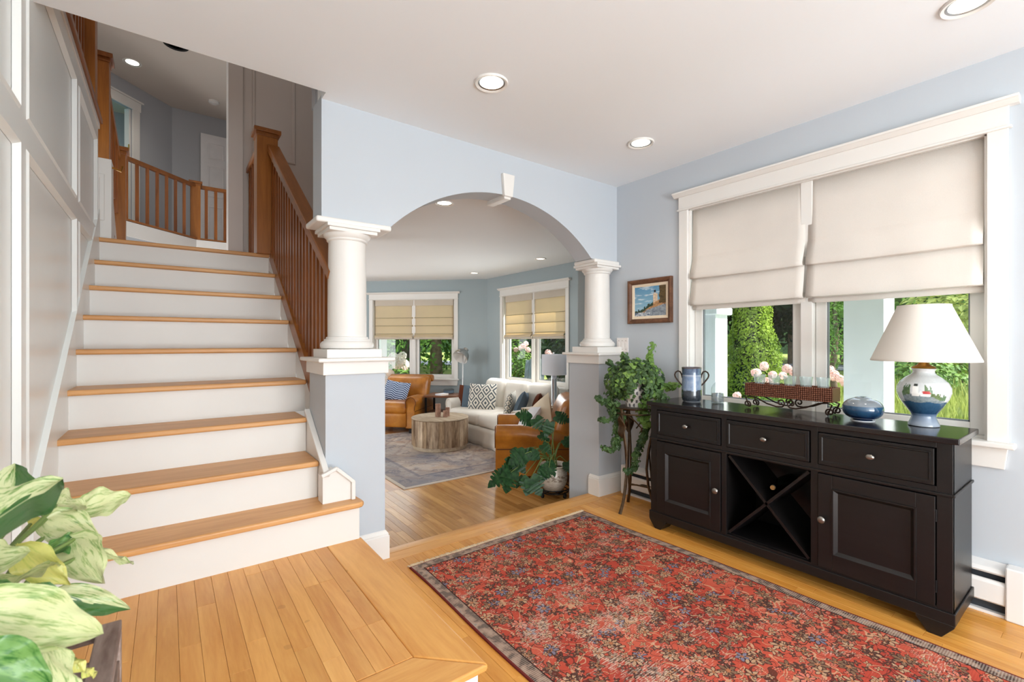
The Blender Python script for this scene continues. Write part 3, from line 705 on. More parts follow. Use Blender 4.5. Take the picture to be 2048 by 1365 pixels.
# level guard rail at the side of the upper landing
rel(MB().bar((0.625, 4.40, 2.80), (0.625, 4.945, 2.80), 0.07, 0.045), bl).build('guard_rail', 'stair_rail_wood', bl, 0.006)
for i in range(5):
    y = 4.46 + i * 0.105; rel(MB().box(0.606, 0.644, y - 0.019, y + 0.019, NZ(9), 2.785), bl).build('baluster', 'stair_cherry', bl)

# ------------------------------------------------------------------ upper stairwell
def f(m): m.box(-4.3, 1.4, 2.3, 10.6, ZC2, ZC2 + 0.1)
wall('ceiling_upper', 'grey white ceiling high over the stairwell and hall', 'warm_ceiling', f, 'ceiling')
pw = thing('wall_panelled', 'taupe panelled wall beside the upper landing', 'wall', (0.88, 4.95, ZCL), kind='structure')
rel(MB().box(0.565, 1.36, 4.95, 5.05, ZCL - 0.45, ZC2), pw).build('wall_body', 'panel_taupe', pw)
for (z0, z1) in ((2.95, 4.30), (2.02, 2.80)):
    q = []
    for e, y in ((0, 4.949), (0.008, 4.936), (0.02, 4.936), (0.034, 4.948)): q.append([(0.64 + e, y, z0 + e), (1.02 - e, y, z0 + e), (1.02 - e, y, z1 - e), (0.64 + e, y, z1 - e)])
    rel(MB().loft(q, False, False), pw).build('panel_moulding', 'panel_taupe', pw)
tag(MB().box(0.445, 0.565, 4.90, 5.06, NZ(9), ZC2).build('trim_3', 'panel_taupe', None, 0.006), 'tall square white post at the corner of the upper landing', 'post', None, 'structure')
def f(m):
    m.box(1.25, 1.36, YA1, 9.9, ZCL + 0.15, ZC2); m.box(-4.3, 1.36, 10.5, 10.6, Z2 - 0.2, ZC2 + 0.1); m.box(-4.3, -4.2, 2.3, 10.6, ZL, ZC2 + 0.1); m.box(-4.3, XL - 0.12, 2.30, 2.40, ZL, ZC2); m.box(AX0, 1.36, YA1 - 0.05, YA1 + 0.03, ZC + 0.02, ZC2); m.box(-2.6, AX0, 2.36, 2.46, ZC + 0.2, ZC2); m.box(AX0 + 0.004, AX0 + 0.1, 2.36, YA1, ZC + 0.2, ZC2); m.box(AX0 + 0.004, AX0 + 0.1, 2.622, YA1 - 0.002, ZC + 0.02, ZC + 0.21)
wall('wall_stairwell', 'pale wall closing the upper stairwell', 'hall_paint', f)
# upper floor: gallery over the panelled wall, hall beyond the void
HX, HY = 0.351, 8.58
def f(m):
    m.box(-2.6, XL - 0.14, 2.46, 4.36, Z2 - 0.2, Z2)
    m.prism([(HX, HY), (1.36, HY), (1.36, 10.2), (-4.2, 10.2), (-4.2, 4.6), (HX - 3.4, HY - 3.4)][::1], 'z', Z2 - 0.17, Z2)
    m.prism([(HX + 0.02, HY + 0.03), (1.36, HY + 0.03), (1.36, HY + 0.12), (HX, HY + 0.12), (HX - 3.4, HY - 3.3), (HX - 3.4, HY - 3.38)], 'z', ZL, Z2 - 0.17)
wall('floor_upper', 'pale edge of the upper hall floor across the stairwell', 'hall_paint', f, 'floor')
fm = MB(); fm.prism([(HX + 0.01, HY - 0.02), (1.36, HY - 0.02), (1.36, HY), (HX, HY), (HX - 3.4, HY - 3.4), (HX - 3.38, HY - 3.42)], 'z', Z2 - 0.16, Z2 + 0.03)
tag(fm.build('trim_4', 'white_trim'), 'white fascia board under the far hall balustrade', 'fascia', None, 'structure')
def f(m):
    m.box(0.07, 1.36, 9.72, 9.82, Z2, ZC2)
    d = 1 / math.sqrt(2)
    for s0, s1, z0, z1 in ((0.0, 0.50, Z2, ZC2), (0.50, 1.32, Z2 + 2.08, ZC2), (1.32, 4.2, Z2, ZC2)):
        m.prism([(0.07 - s0, 9.72 - s0), (0.07 - s1, 9.72 - s1), (0.07 - s1 - 0.07, 9.72 - s1 + 0.07), (0.07 - s0 - 0.07, 9.72 - s0 + 0.07)], 'z', z0, z1)
wall('wall_hall', 'grey wall of the upper hall with a cased doorway', 'hall_paint', f)
def f(m): m.prism([(-0.9, 10.4), (-2.4, 8.9), (-2.5, 9.0), (-1.0, 10.5)], 'z', Z2, ZC2)
wall('wall_far_room', 'teal wall glimpsed through the upper hall doorway', 'teal_paint', f)
dc = thing('door_1', 'white cased doorway in the angled wall of the upper hall', 'doorway', (0.07, 9.72, Z2), R(45), kind='structure')
for a, b, c, e in ((-0.71, -0.60, 0, 2.05), (-1.98, -1.87, 0, 2.05), (-2.0, -0.58, 2.05, 2.19), (-2.03, -0.55, 2.19, 2.215)): MB().box(a, b, -0.025 if e < 2.2 else -0.045, 0.0, c, e).build('casing', 'white_trim', dc, 0.003)
MB().box(-0.74, -0.71, 0.02, 0.10, 0, 2.05).build('jamb', 'white_trim', dc); MB().box(-0.745, -0.735, 0.015, 0.03, 1.36, 1.50).build('hinge', 'brass', dc)
hd = thing('door_2', 'white six panel door on the far hall wall', 'door', (0.88, 9.70, Z2), 0, kind='structure')
MB().box(-0.41, 0.41, -0.035, 0.0, 0.01, 2.10).build('door_leaf', 'door_white', hd, 0.003)
for x0 in (-0.31, 0.06):
    for z0, z1 in ((0.25, 0.85), (1.0, 1.55), (1.67, 1.95)):
        q = []
        for e, y in ((0, -0.0351), (0.01, -0.043), (0.02, -0.043), (0.035, -0.036)): q.append([(x0 + e, y, z0 + e), (x0 + 0.25 - e, y, z0 + e), (x0 + 0.25 - e, y, z1 - e), (x0 + e, y, z1 - e)])
        MB().loft(q, False, False).build('door_panel', 'door_white', hd)
# balustrade of the hall
hb = thing('hall_balustrade', 'brown balustrade at the far edge of the upper hall', 'balustrade', (HX, HY, Z2 + 0.03))
newel(hb, HX, HY + 0.05, Z2 + 0.03, 3.68, 0.13)
EX, EY = HX - 2.0, HY - 2.0
z_b, z_t = Z2 + 0.05, 3.60
rel(MB().bar((HX, HY + 0.03, z_t), (EX, EY + 0.03, z_t), 0.07, 0.05), hb).build('handrail', 'stair_rail_wood', hb, 0.006)
rel(MB().bar((HX, HY + 0.03, z_b), (EX, EY + 0.03, z_b), 0.10, 0.025), hb).build('shoe_rail', 'stair_rail_wood', hb)
rel(MB().bar((HX, HY + 0.05, z_t), (1.34, HY + 0.05, z_t), 0.07, 0.05), hb).build('handrail', 'stair_rail_wood', hb, 0.006)
rel(MB().bar((HX, HY + 0.05, z_b), (1.34, HY + 0.05, z_b), 0.10, 0.025), hb).build('shoe_rail', 'stair_rail_wood', hb)
for i in range(1, 17):
    s = 0.105 * i + 0.04; o = rel(MB().box(HX - s - 0.02, HX - s + 0.02, HY + 0.03 - s - 0.02, HY + 0.03 - s + 0.02, z_b, z_t), hb).build('baluster', 'stair_cherry', hb)
for i in range(6):
    x = HX + 0.14 + i * 0.125; rel(MB().box(x - 0.02, x + 0.02, HY + 0.03, HY + 0.07, z_b, z_t), hb).build('baluster', 'stair_cherry', hb)
# gallery balustrade above the panelled wall
gb = thing('gallery_balustrade', 'brown balustrade of the gallery above the panelled wall', 'balustrade', (XL - 0.06, 4.2, 2.742))
rel(MB().box(XL - 0.11, XL + 0.036, 2.47, 4.36, 2.742, 2.775), gb).build('shoe_rail', 'stair_rail_wood', gb, 0.004)
rel(MB().bar((XL - 0.05, 2.48, 3.62), (XL - 0.05, 4.30, 3.62), 0.075, 0.055), gb).build('handrail', 'stair_rail_wood', gb, 0.006)
for i in range(14):
    y = 2.56 + i * 0.115; rel(MB().box(XL - 0.07, XL - 0.03, y - 0.02, y + 0.02, 2.77, 3.60), gb).build('baluster', 'stair_cherry', gb)
newel(gb, XL - 0.05, 4.22, 2.77, 3.86, 0.13)
# short return flight beyond the wall end
rf = thing('return_stair_rail', 'brown newels and sloping rail of the short return flight', 'balustrade', (XL, 4.9, NZ(9)))
newel(rf, XL - 0.01, 4.62, 2.56, 3.36, 0.13)
newel(rf, -0.335, 5.22, NZ(9), 2.885, 0.10)
rel(MB().bar((XL + 0.01, 4.66, 3.20), (-0.345, 5.18, 2.78), 0.06, 0.05), rf).build('handrail', 'stair_rail_wood', rf, 0.006)
for i in range(4):
    t_ = (i + 0.7) / 4.6; x = XL + 0.01 + t_ * 0.055; y = 4.66 + t_ * 0.52; rel(MB().box(x - 0.018, x + 0.018, y - 0.018, y + 0.018, 2.62 - t_ * 0.42, 3.19 - t_ * 0.42), rf).build('baluster', 'stair_cherry', rf)
rel(MB().tube([pix(186, 426, 3.45), pix(208, 431, 3.5), pix(227, 474, 3.75)], 0.011, 8), rf).build('wall_handrail', 'stair_rail_wood', rf)
rel(MB().tube([(XL + 0.06, 4.60, 2.52), (XL + 0.12, 4.60, 2.50), (XL + 0.13, 4.60, 2.54)], 0.008, 6), rf).build('rail_bracket', 'brass', rf)
pp = thing('trim_5', 'white panelled pedestal under the return flight newel', 'pedestal', (XL - 0.01, 4.62, NZ(9)), kind='structure')
rel(MB().box(XL - 0.10, XL + 0.07, 4.54, 4.70, NZ(9), 2.56), pp).build('pedestal_body', 'white_trim', pp, 0.003)
rel(MB().box(XL - 0.05, XL + 0.03, 4.528, 4.541, 2.10, 2.44).box(XL - 0.025, XL + 0.005, 4.52, 4.53, 2.13, 2.41), pp).build('pedestal_panel', 'white_trim', pp, 0.003)
tag(MB().prism([(4.70, NZ(9)), (4.70, 2.42), (5.17, 2.05), (5.17, NZ(9))], 'x', XL + 0.0, XL + 0.06).build('trim_6', 'panel_taupe'), 'pale stringer panel beside the return flight', 'stringer', None, 'structure')

# ================================================================== FIXTURES
def downlight(label, x, y, z, r=0.082, power=9.0, lit=True, group='recessed ceiling lights'):
    t = thing('recessed_light', label, 'ceiling light', (x, y, z - 0.006), 0, group)
    MB().lathe([(r * 0.80, 0.0055), (r * 0.82, 0.0), (r * 0.96, -0.004), (r, 0.0), (r, 0.0055)], 36).build('trim_ring', 'white_trim', t)
    MB().lathe([(r * 0.78, 0.0055), (r * 0.80, 0.001), (r * 0.72, 0.002), (r * 0.68, 0.0055)], 36).build('baffle', 'satin_nickel', t)
    MB().lathe([(0.0005, 0.0035), (r * 0.70, 0.0035), (r * 0.70, 0.0055)], 36).build('bulb_face', 'lamp_glow', t)
    l = lamp('recessed_light_beam', 'SPOT', (0, 0, -0.03), power, (1.0, 0.90, 0.78), aim=(0, 0, -1), spot_size=R(125), spot_blend=0.9, shadow_soft_size=0.07); l.parent = t
    return t
downlight('lit recessed light in the entry ceiling before the arch', 1.276, 1.88, ZC)
downlight('lit recessed light in the entry ceiling near the window corner', 2.425, 1.878, ZC)
downlight('lit recessed light at the edge of the picture above the window', 2.41, 0.369, ZC)
downlight('lit recessed light just behind the arch crown', 1.73, 3.20, ZCL, 0.075, 7)
downlight('lit recessed light in the living ceiling near the column', 3.881, 4.589, ZCL, 0.075, 7)
downlight('lit recessed light in the living ceiling near the bay corner', 3.85, 6.15, ZCL, 0.075, 7)
downlight('lit recessed light in the high hall ceiling', -0.394, 8.50, ZC2, 0.11, 22)
v = thing('ceiling_opening', 'black round fixture in the high stairwell ceiling', 'ceiling fixture', (0.098, 7.63, ZC2 - 0.012))
MB().lathe([(0.0005, 0.0), (0.10, 0.0), (0.135, 0.004), (0.14, 0.0115)], 28).build('fixture_disc', 'black_metal', v); MB().lathe([(0.135, 0.0), (0.145, 0.0), (0.15, 0.0115)], 28).build('fixture_rim', 'black_rubber', v)
v = thing('smoke_detector', 'white round smoke detector on the hall ceiling', 'smoke detector', (0.62, 9.08, ZC2 - 0.04))
MB().lathe([(0.0005, 0.0), (0.05, 0.0), (0.06, 0.012), (0.075, 0.016), (0.08, 0.0395)], 24).build('detector_body', 'white_trim', v); MB().lathe([(0.02, -0.003), (0.03, -0.003), (0.032, 0.002)], 16).build('vent_ring', 'heater_white', v)
# switch plate on the window wall
v = thing('switch_plate', 'white three gang switch plate beside the column', 'light switch', (XW, 2.472, 1.178), R(-90))
MB().box(-0.058, 0.058, -0.007, 0.0, -0.058, 0.058).build('plate', 'switch_plate', v, 0.002)
for i in range(3):
    MB().box(-0.046 + i * 0.036, -0.026 + i * 0.036, -0.0095, -0.006, -0.02, 0.02).build('rocker', 'switch_plate', v, 0.001)
    MB().lathe([(0.0003, 0), (0.003, 0), (0.003, 0.004)], 8).xf(Matrix.Translation((-0.036 + i * 0.036, -0.0095, 0.035)) @ Matrix.Rotation(R(-90), 4, 'X')).build('screw', 'switch_mark', v)
    MB().lathe([(0.0003, 0), (0.003, 0), (0.003, 0.004)], 8).xf(Matrix.Translation((-0.036 + i * 0.036, -0.0095, -0.035)) @ Matrix.Rotation(R(-90), 4, 'X')).build('screw', 'switch_mark', v)
# framed seascape
v = thing('framed_painting', 'small seascape painting of a cliff lighthouse in a brown frame', 'painting', (XW, 2.206, 1.515), R(-90))
hw, hh = 0.199, 0.17
def frame_ring(steps, mat, name):
    m = MB()
    rings = [[(-hw + e, -d, -hh + e), (hw - e, -d, -hh + e), (hw - e, -d, hh - e), (-hw + e, -d, hh - e)] for e, d in steps]
    m.loft(rings, False, False); return m.build(name, mat, v)
frame_ring([(0, 0.0), (0, 0.026), (0.008, 0.03), (0.02, 0.026), (0.03, 0.016), (0.036, 0.012)], 'frame_wood', 'frame')
frame_ring([(0.036, 0.006), (0.036, 0.0125), (0.054, 0.009), (0.058, 0.006)], 'pillow_cream', 'liner')
MB().box(-hw + 0.002, hw - 0.002, -0.004, 0.0, -hh + 0.002, hh - 0.002).build('backing', 'frame_wood', v)
pm = MB(); pw_, ph_ = hw - 0.056, hh - 0.056
pm.grid(lambda a, b: (-pw_ + 2 * pw_ * a, -0.0065, -ph_ + 2 * ph_ * b), 110, 90, False)
def h2(x, y):
    return (math.sin(x * 12.9898 + y * 78.233) * 43758.5453) % 1.0
def vnoise(x, y):
    xi, yi = math.floor(x), math.floor(y); fx, fy = x - xi, y - yi; fx = fx * fx * (3 - 2 * fx); fy = fy * fy * (3 - 2 * fy)
    a = h2(xi, yi) * (1 - fx) + h2(xi + 1, yi) * fx; b = h2(xi, yi + 1) * (1 - fx) + h2(xi + 1, yi + 1) * fx
    return a * (1 - fy) + b * fy
def fbm(x, y): return 0.5 * vnoise(x, y) + 0.3 * vnoise(x * 2.1, y * 2.1) + 0.2 * vnoise(x * 4.3, y * 4.3)
def lerp(a, b, t): return tuple(a[i] * (1 - t) + b[i] * t for i in range(3)) + (1,)
def seascape(co):
    a = (co.x + pw_) / (2 * pw_); b = (co.z + ph_) / (2 * ph_); n_ = fbm(a * 22, b * 22)
    cliff = 0.13 + 0.62 * max(0, (a - 0.22)) ** 0.8 + 0.06 * (n_ - 0.5)
    c = lerp(S(150, 190, 206), S(92, 142, 176), min(1, max(0, b))); c = lerp(c, S(214, 224, 226), max(0, min(1, (fbm(a * 5, b * 14) - 0.55) * 3)))
    if 0.60 < a < 0.74 and cliff - 0.1 < b < 0.74: c = lerp(S(232, 214, 190), S(188, 160, 130), n_)
    if 0.635 < a < 0.69 and 0.74 <= b < 0.86: c = S(46, 44, 46) if b > 0.77 else S(220, 206, 190)
    if b < cliff: c = lerp(S(110, 74, 52), S(206, 160, 112), n_ * 1.2 - 0.1)
    if b < cliff + 0.09 * h2(math.floor(a * 26), 3) + 0.02 and b > cliff - 0.05 and a < 0.6: c = lerp(S(30, 46, 40), S(66, 84, 60), n_)
    if a > 0.76 + 0.08 * fbm(3, b * 9) and b > 0.42: c = lerp(S(46, 36, 30), S(116, 96, 60), n_)
    if b < 0.30 * a + 0.05 * n_ + 0.06 and a > 0.35: c = lerp(S(70, 84, 100), S(170, 178, 184), n_)
    if b < 0.13 and a < 0.5: c = lerp(S(60, 84, 110), S(226, 230, 232), max(0, min(1, n_ * 2 - 0.6)))
    return c
vcol('painted_canvas', 0.6, 0.3)
po = pm.build('canvas', 'painted_canvas', v); paint(po, seascape)

# baseboard heaters along the window wall
def heater(label, y0, y1, caps, group='baseboard heater runs'):
    t = thing('baseboard_heater', label, 'heater', (XW, (y0 + y1) / 2, 0), R(-90), group); L = (y1 - y0) / 2
    MB().prism([(0, 0.18), (-0.055, 0.18), (-0.062, 0.19), (-0.05, 0.205), (0, 0.222)], 'x', -L, L).build('top_hood', 'heater_white', t, 0.002)
    MB().box(-L, L, -0.03, -0.004, 0.012, 0.18).build('fin_core', 'heater_dark', t)
    MB().prism([(-0.055, 0.055), (-0.064, 0.06), (-0.066, 0.14), (-0.06, 0.152), (-0.05, 0.155), (-0.05, 0.05)], 'x', -L, L).build('front_panel', 'heater_white', t, 0.002)
    MB().box(-L, L, -0.056, -0.03, 0.0, 0.012).build('toe_strip', 'heater_white', t)
    for x in caps: MB().box(x * L - 0.03, x * L + 0.03, -0.072, 0.0, 0.0, 0.228).build('end_cap', 'heater_white', t, 0.006)
    return t
heater('white baseboard heater under the front window', 0.30, 2.405, (-1, 1))
tag(MB().box(XW - 0.022, XW, -1.4, 0.262, 0.0, 0.15).build('baseboard_window', 'white_trim', None, 0.004), 'white baseboard on the window wall past the heater', 'baseboard', None, 'structure')

# ================================================================== SIDEBOARD
sb = thing('sideboard', 'long black wooden sideboard with drawers and a crossed wine rack', 'sideboard', (2.535, 1.156, 0), R(-90))
BK = 'black_wood'; W2 = 0.724
m = MB(); D = 0.355
m.box(-W2, -W2 + 0.02, 0.0, D, 0.105, 0.79); m.box(W2 - 0.02, W2, 0.0, D, 0.105, 0.79); m.box(-W2 + 0.02, W2 - 0.02, D - 0.012, D, 0.105, 0.79)
m.box(-W2 + 0.02, W2 - 0.02, 0.02, D - 0.012, 0.105, 0.122); m.box(-W2 + 0.02, W2 - 0.02, 0.02, D - 0.012, 0.57, 0.585)
for x in (-0.2305, 0.226): m.box(x - 0.0135, x + 0.0135, 0.02, D - 0.012, 0.122, 0.79)
m.build('carcass', BK, sb)
m = MB()
for a, b in ((-W2, -0.677), (0.674, W2)): m.box(a, b, -0.004, 0.02, 0.105, 0.79)
for a, b in ((-0.245, -0.216), (0.211, 0.242)): m.box(a, b, -0.004, 0.02, 0.105, 0.79)
for z0, z1 in ((0.766, 0.79), (0.57, 0.609), (0.105, 0.1185)): m.box(-0.677, 0.674, -0.0035, 0.02, z0, z1)
m.build('face_frame', BK, sb, 0.0015)
MB().box(-W2 - 0.022, W2 + 0.022, -0.022, D + 0.005, 0.79, 0.815).build('top', 'black_wood_top', sb, 0.004)
m = MB(); m.box(-W2 - 0.006, W2 + 0.006, -0.012, 0.0, 0.574, 0.586); m.box(-W2 - 0.008, -W2, -0.012, D, 0.574, 0.586); m.box(W2, W2 + 0.008, -0.012, D, 0.574, 0.586)
m.build('waist_moulding', BK, sb, 0.003)
m = MB(); m.box(-W2 - 0.008, W2 + 0.008, -0.012, 0.0, 0.060, 0.108); m.box(-W2 - 0.008, -W2, 0.0, D, 0.060, 0.108); m.box(W2, W2 + 0.008, 0.0, D, 0.060, 0.108)
m.build('base_apron', BK, sb, 0.003)
for sx in (-1, 1):
    for y0, y1 in ((-0.012, 0.09), (D - 0.10, D)):
        x0, x1 = sx * (W2 + 0.008), sx * (W2 - 0.115)
        MB().prism([(x0, 0.062), (x0 - sx * 0.004, 0.05), (x0 - sx * 0.042, 0.0), (x0 - sx * 0.085, 0.0), (x1, 0.05), (x1, 0.062)], 'y', y0, y1).build('bracket_foot', BK, sb, 0.003)
def knob(parent, x, z, y=-0.016, flat=0.72):
    o = MB().lathe([(0.0005, 0.026), (0.009, 0.0255), (0.0155, 0.022), (0.017, 0.018), (0.014, 0.0135), (0.006, 0.011), (0.0055, 0.004), (0.008, 0.0)], 20)
    mt = Matrix.Translation((x, y, z)) @ Matrix.Diagonal((1, 1, flat, 1)) @ Matrix.Rotation(R(90), 4, 'X'); o.xf(mt); return o.build('knob', 'pewter', parent)
for a, b in ((-0.672, -0.247), (-0.213, 0.208), (0.245, 0.670)):
    d = MB().box(a + 0.002, b - 0.002, -0.012, 0.30, 0.612, 0.763); d = d.build('drawer', BK, sb, 0.002)
    q = [[(a + e, y, 0.612 + e - 0.0), (b - e, y, 0.612 + e), (b - e, y, 0.763 - e), (a + e, y, 0.763 - e)] for e, y in ((0.012, -0.0121), (0.013, -0.016), (0.018, -0.016), (0.021, -0.0121))]
    MB().loft(q, False, False).build('drawer_bead', BK, d); knob(d, (a + b) / 2, 0.690)
for a, b, kx in ((-0.676, -0.246, -0.268), (0.243, 0.673, 0.266)):
    z0, z1 = 0.1205, 0.567; w = 0.062
    m = MB(); m.box(a + 0.002, a + w, -0.012, 0.01, z0, z1); m.box(b - w, b - 0.002, -0.012, 0.01, z0, z1); m.box(a + w, b - w, -0.012, 0.01, z0, z0 + w + 0.008); m.box(a + w, b - w, -0.012, 0.01, z1 - w, z1)
    d = m.build('door', BK, sb, 0.002)
    A, B, Z0, Z1 = a + w, b - w, z0 + w + 0.008, z1 - w
    q = [[(A + e, y, Z0 + e), (B - e, y, Z0 + e), (B - e, y, Z1 - e), (A + e, y, Z1 - e)] for e, y in ((-0.002, -0.012), (0.0, -0.017), (0.006, -0.017), (0.018, -0.004), (0.02, -0.002))]
    MB().loft(q, False, False).build('panel_moulding', BK, d)
    MB().box(A, B, -0.002, 0.004, Z0, Z1).build('door_panel', BK, d)
    knob(d, kx, 0.352, flat=1.0)
    hx = a if kx > a + 0.2 else b
    for hz in (0.2, 0.49): MB().lathe([(0.004, -0.025), (0.004, 0.025)], 8, (hx + (0.0), -0.008, hz)).build('hinge', 'black_metal', d)
X0, X1, Zb, Zt = -0.217, 0.2115, 0.1205, 0.570
for (a, b) in (((X0 + 0.012, Zt - 0.01), (X1 - 0.012, Zb + 0.01)), ((X0 + 0.012, Zb + 0.01), (X1 - 0.012, Zt - 0.01))):
    MB().bar((a[0], 0.14, a[1]), (b[0], 0.14, b[1]), 0.27, 0.014, (0, 0, 1) if False else (0, 0, 1)).build('cross_divider', BK, sb)
# wine bottle lying in the rack
v = thing('wine_bottle', 'dark wine bottle lying in the crossed rack with its cork showing', 'bottle', (2.62, 1.155, 0.415), 0)
pf = [(0.0005, 0.0), (0.036, 0.0), (0.037, 0.01), (0.037, 0.11), (0.028, 0.138), (0.0145, 0.16), (0.0135, 0.215), (0.015, 0.217), (0.015, 0.226), (0.0125, 0.228)]
rot = Matrix.Rotation(R(-90), 4, 'Y')
MB().lathe(pf, 24).xf(Matrix.Translation((0.215, 0, 0.005)) @ rot).build('bottle_glass', 'dark_glass', v)
MB().lathe([(0.0005, 0.236), (0.0115, 0.236), (0.0125, 0.232), (0.0128, 0.20)], 20).xf(Matrix.Translation((0.215, 0, 0.005)) @ rot).build('cork', 'cork', v)

ZT = 0.815
# two handled vase
v = thing('handled_vase', 'tall blue painted pottery vase with two looped handles', 'vase', (2.745, 1.722, ZT))
pf = [(0.0005, 0.001), (0.052, 0.001), (0.055, 0.006), (0.061, 0.022), (0.0625, 0.04), (0.0605, 0.10), (0.058, 0.16), (0.0585, 0.19), (0.060, 0.212), (0.062, 0.219), (0.060, 0.222), (0.054, 0.20), (0.054, 0.05), (0.0005, 0.04)]
fine = []
for (r0, z0), (r1, z1) in zip(pf[:-1], pf[1:]):
    n_ = max(1, int(math.hypot(r1 - r0, z1 - z0) / 0.004)); fine += [(r0 + (r1 - r0) * i / n_, z0 + (z1 - z0) * i / n_) for i in range(n_)]
fine.append(pf[-1])
vcol('vase_glaze', 0.18, 0.5, 0.4)
o = MB().lathe(fine, 96).build('vase_body', 'vase_glaze', v)
def vase_c(co):
    a = math.atan2(co.y, co.x); z = co.z / 0.222; n_ = fbm(a * 3.2 + 9, z * 9)
    c = lerp(S(150, 164, 182), S(86, 112, 150), n_)
    if z > 0.78: c = lerp(S(44, 62, 92), S(104, 124, 150), fbm(a * 4, z * 14))
    if z < 0.34 + 0.12 * (n_ - 0.5): c = lerp(S(24, 28, 36), S(70, 76, 84), fbm(a * 7, z * 18))
    aa = (a + PI * 0.86) % (2 * PI) - PI
    if 0.36 < z < 0.62 and n_ > 0.52 and abs(aa) < 0.9: c = lerp(S(30, 56, 112), S(60, 90, 140), n_)
    if 0.745 < z < 0.77 or z < 0.02: c = S(176, 184, 192)
    if z > 0.985: c = S(92, 74, 60)
    return c
paint(o, vase_c)
for sy in (-1, 1):
    d = Vector((0.62 * sy, -0.78 * sy, 0)).normalized() if False else Vector((0.60, -0.80, 0)) * sy
    P = [(0.056, 0.150), (0.062, 0.176), (0.070, 0.192), (0.084, 0.197), (0.098, 0.188), (0.104, 0.172), (0.100, 0.156), (0.088, 0.138), (0.072, 0.118), (0.057, 0.102)]
    MB().tube([d * a + Vector((0, 0, z)) for a, z in P], 0.0048, 8).build('handle', 'iron_scroll', v)
# glass bottle
v = thing('glass_bottle', 'small square shouldered clear glass bottle', 'bottle', (2.80, 1.575, ZT))
m = MB(); rings = []
for w, z in ((0.036, 0.0), (0.042, 0.003), (0.0425, 0.08), (0.0415, 0.088), (0.030, 0.106), (0.016, 0.118), (0.010, 0.124), (0.0095, 0.142), (0.012, 0.144), (0.012, 0.150), (0.009, 0.151)):
    ring = []
    for k in range(20):
        a = 2 * PI * k / 20; c, s_ = math.cos(a), math.sin(a); e = 4.0 if w > 0.02 else 2.0; q = (abs(c) ** e + abs(s_) ** e) ** (-1 / e); ring.append((w * c * q, w * 0.72 * s_ * q, z))
    rings.append([(a_ * 0.95, b_ * 0.95, c_ * 1.12) for a_, b_, c_ in ring])
m.loft(rings); m.build('bottle_glass', 'tumbler_glass', v)
k = N('bottle_sand'); f_ = k.noise(k.coord(), 45, 3); k.base(k.ramp(f_, [(0.35, S(70, 90, 80)), (0.5, S(150, 150, 146)), (0.7, S(88, 110, 142))]), 0.6); MATS['bottle_sand'] = k.m
MB().rbox((0, 0, 0.034), (0.072, 0.046, 0.06), 0.008, 4).build('bottle_filling', 'bottle_sand', v)

# hammered copper trough on scrolled feet
tx, ty0, ty1 = 2.80, 1.385, 0.915
v = thing('candle_trough', 'hammered copper candle trough on scrolled iron feet', 'candle holder', (2.80, (ty0 + ty1) / 2, ZT), R(-90))
k = N('hammered_copper'); x_, y_, z_ = k.sep(k.coord()); q1 = k.math('ADD', x_, k.math('ADD', z_, y_)); q2 = k.math('SUBTRACT', x_, k.math('ADD', z_, y_))
vo = k.math('MULTIPLY', k.math('ADD', k.math('MULTIPLY', k.math('SINE', k.math('MULTIPLY', q1, 300.0)), k.math('SINE', k.math('MULTIPLY', q2, 300.0))), 1.0), 0.5)
k.base(k.ramp(vo, [(0.15, S(96, 58, 46)), (0.8, S(140, 92, 72))]), 0.36, 0.8); k.bump(vo, 0.8, 0.004); MATS['hammered_copper'] = k.m
Lh = 0.225; zb_, zt_ = 0.072, 0.146
m = MB(); m.box(-Lh, Lh, -0.055, -0.049, zb_, zt_); m.box(-Lh, Lh, 0.049, 0.055, zb_, zt_); m.box(-Lh, -Lh + 0.006, -0.049, 0.049, zb_, zt_); m.box(Lh - 0.006, Lh, -0.049, 0.049, zb_, zt_); m.box(-Lh + 0.006, Lh - 0.006, -0.049, 0.049, zb_, zb_ + 0.006); m.box(-Lh + 0.006, Lh - 0.006, -0.049, 0.049, zt_ - 0.02, zt_ - 0.016)
m.build('trough', 'hammered_copper', v, 0.002)
def spiral(cx, cz, r0, r1, a0, a1, n=18): return [(cx + (r0 + (r1 - r0) * i / n) * math.cos(a0 + (a1 - a0) * i / n), cz + (r0 + (r1 - r0) * i / n) * math.sin(a0 + (a1 - a0) * i / n)) for i in range(n + 1)]
for yy in (-0.05, 0.05):
    for sx in (-1, 1):
        foot = spiral(-0.212, 0.022, 0.006, 0.020, R(60), R(-270 - 150), 26)
        foot = [(a, max(z, 0.005)) for a, z in foot]
        path = foot + [(-0.222, 0.060), (-0.200, 0.068), (-0.16, 0.062), (-0.10, 0.034), (-0.05, 0.022), (-0.02, 0.024)] + spiral(-0.028, 0.046, 0.022, 0.005, R(-60), R(360), 22)
        MB().tube([(sx * -a if sx > 0 else a, yy, z) for a, z in path], 0.0042, 7).build('scroll_foot', 'iron_scroll', v)
gl = None; glass_names = ('leftmost', 'second from the vase side', 'middle', 'second from the lamp side', 'rightmost')
for i in range(5):
    yy = (ty0 + ty1) / 2 + 0.165 - i * 0.0825; lab = 'clear glass votive cup on the copper trough, ' + glass_names[i]
    loc = (2.80, yy, ZT + 0.1305)
    if gl is None:
        gl = thing('votive_cup', lab, 'glass cup', loc, 0, 'glass votive cups')
        MB().lathe([(0.0005, 0.0), (0.023, 0.0), (0.025, 0.002), (0.0325, 0.066), (0.0305, 0.066), (0.023, 0.008), (0.0005, 0.007)], 28).build('cup_glass', 'tumbler_glass', gl)
    else: clone(gl, loc, 0, lab)

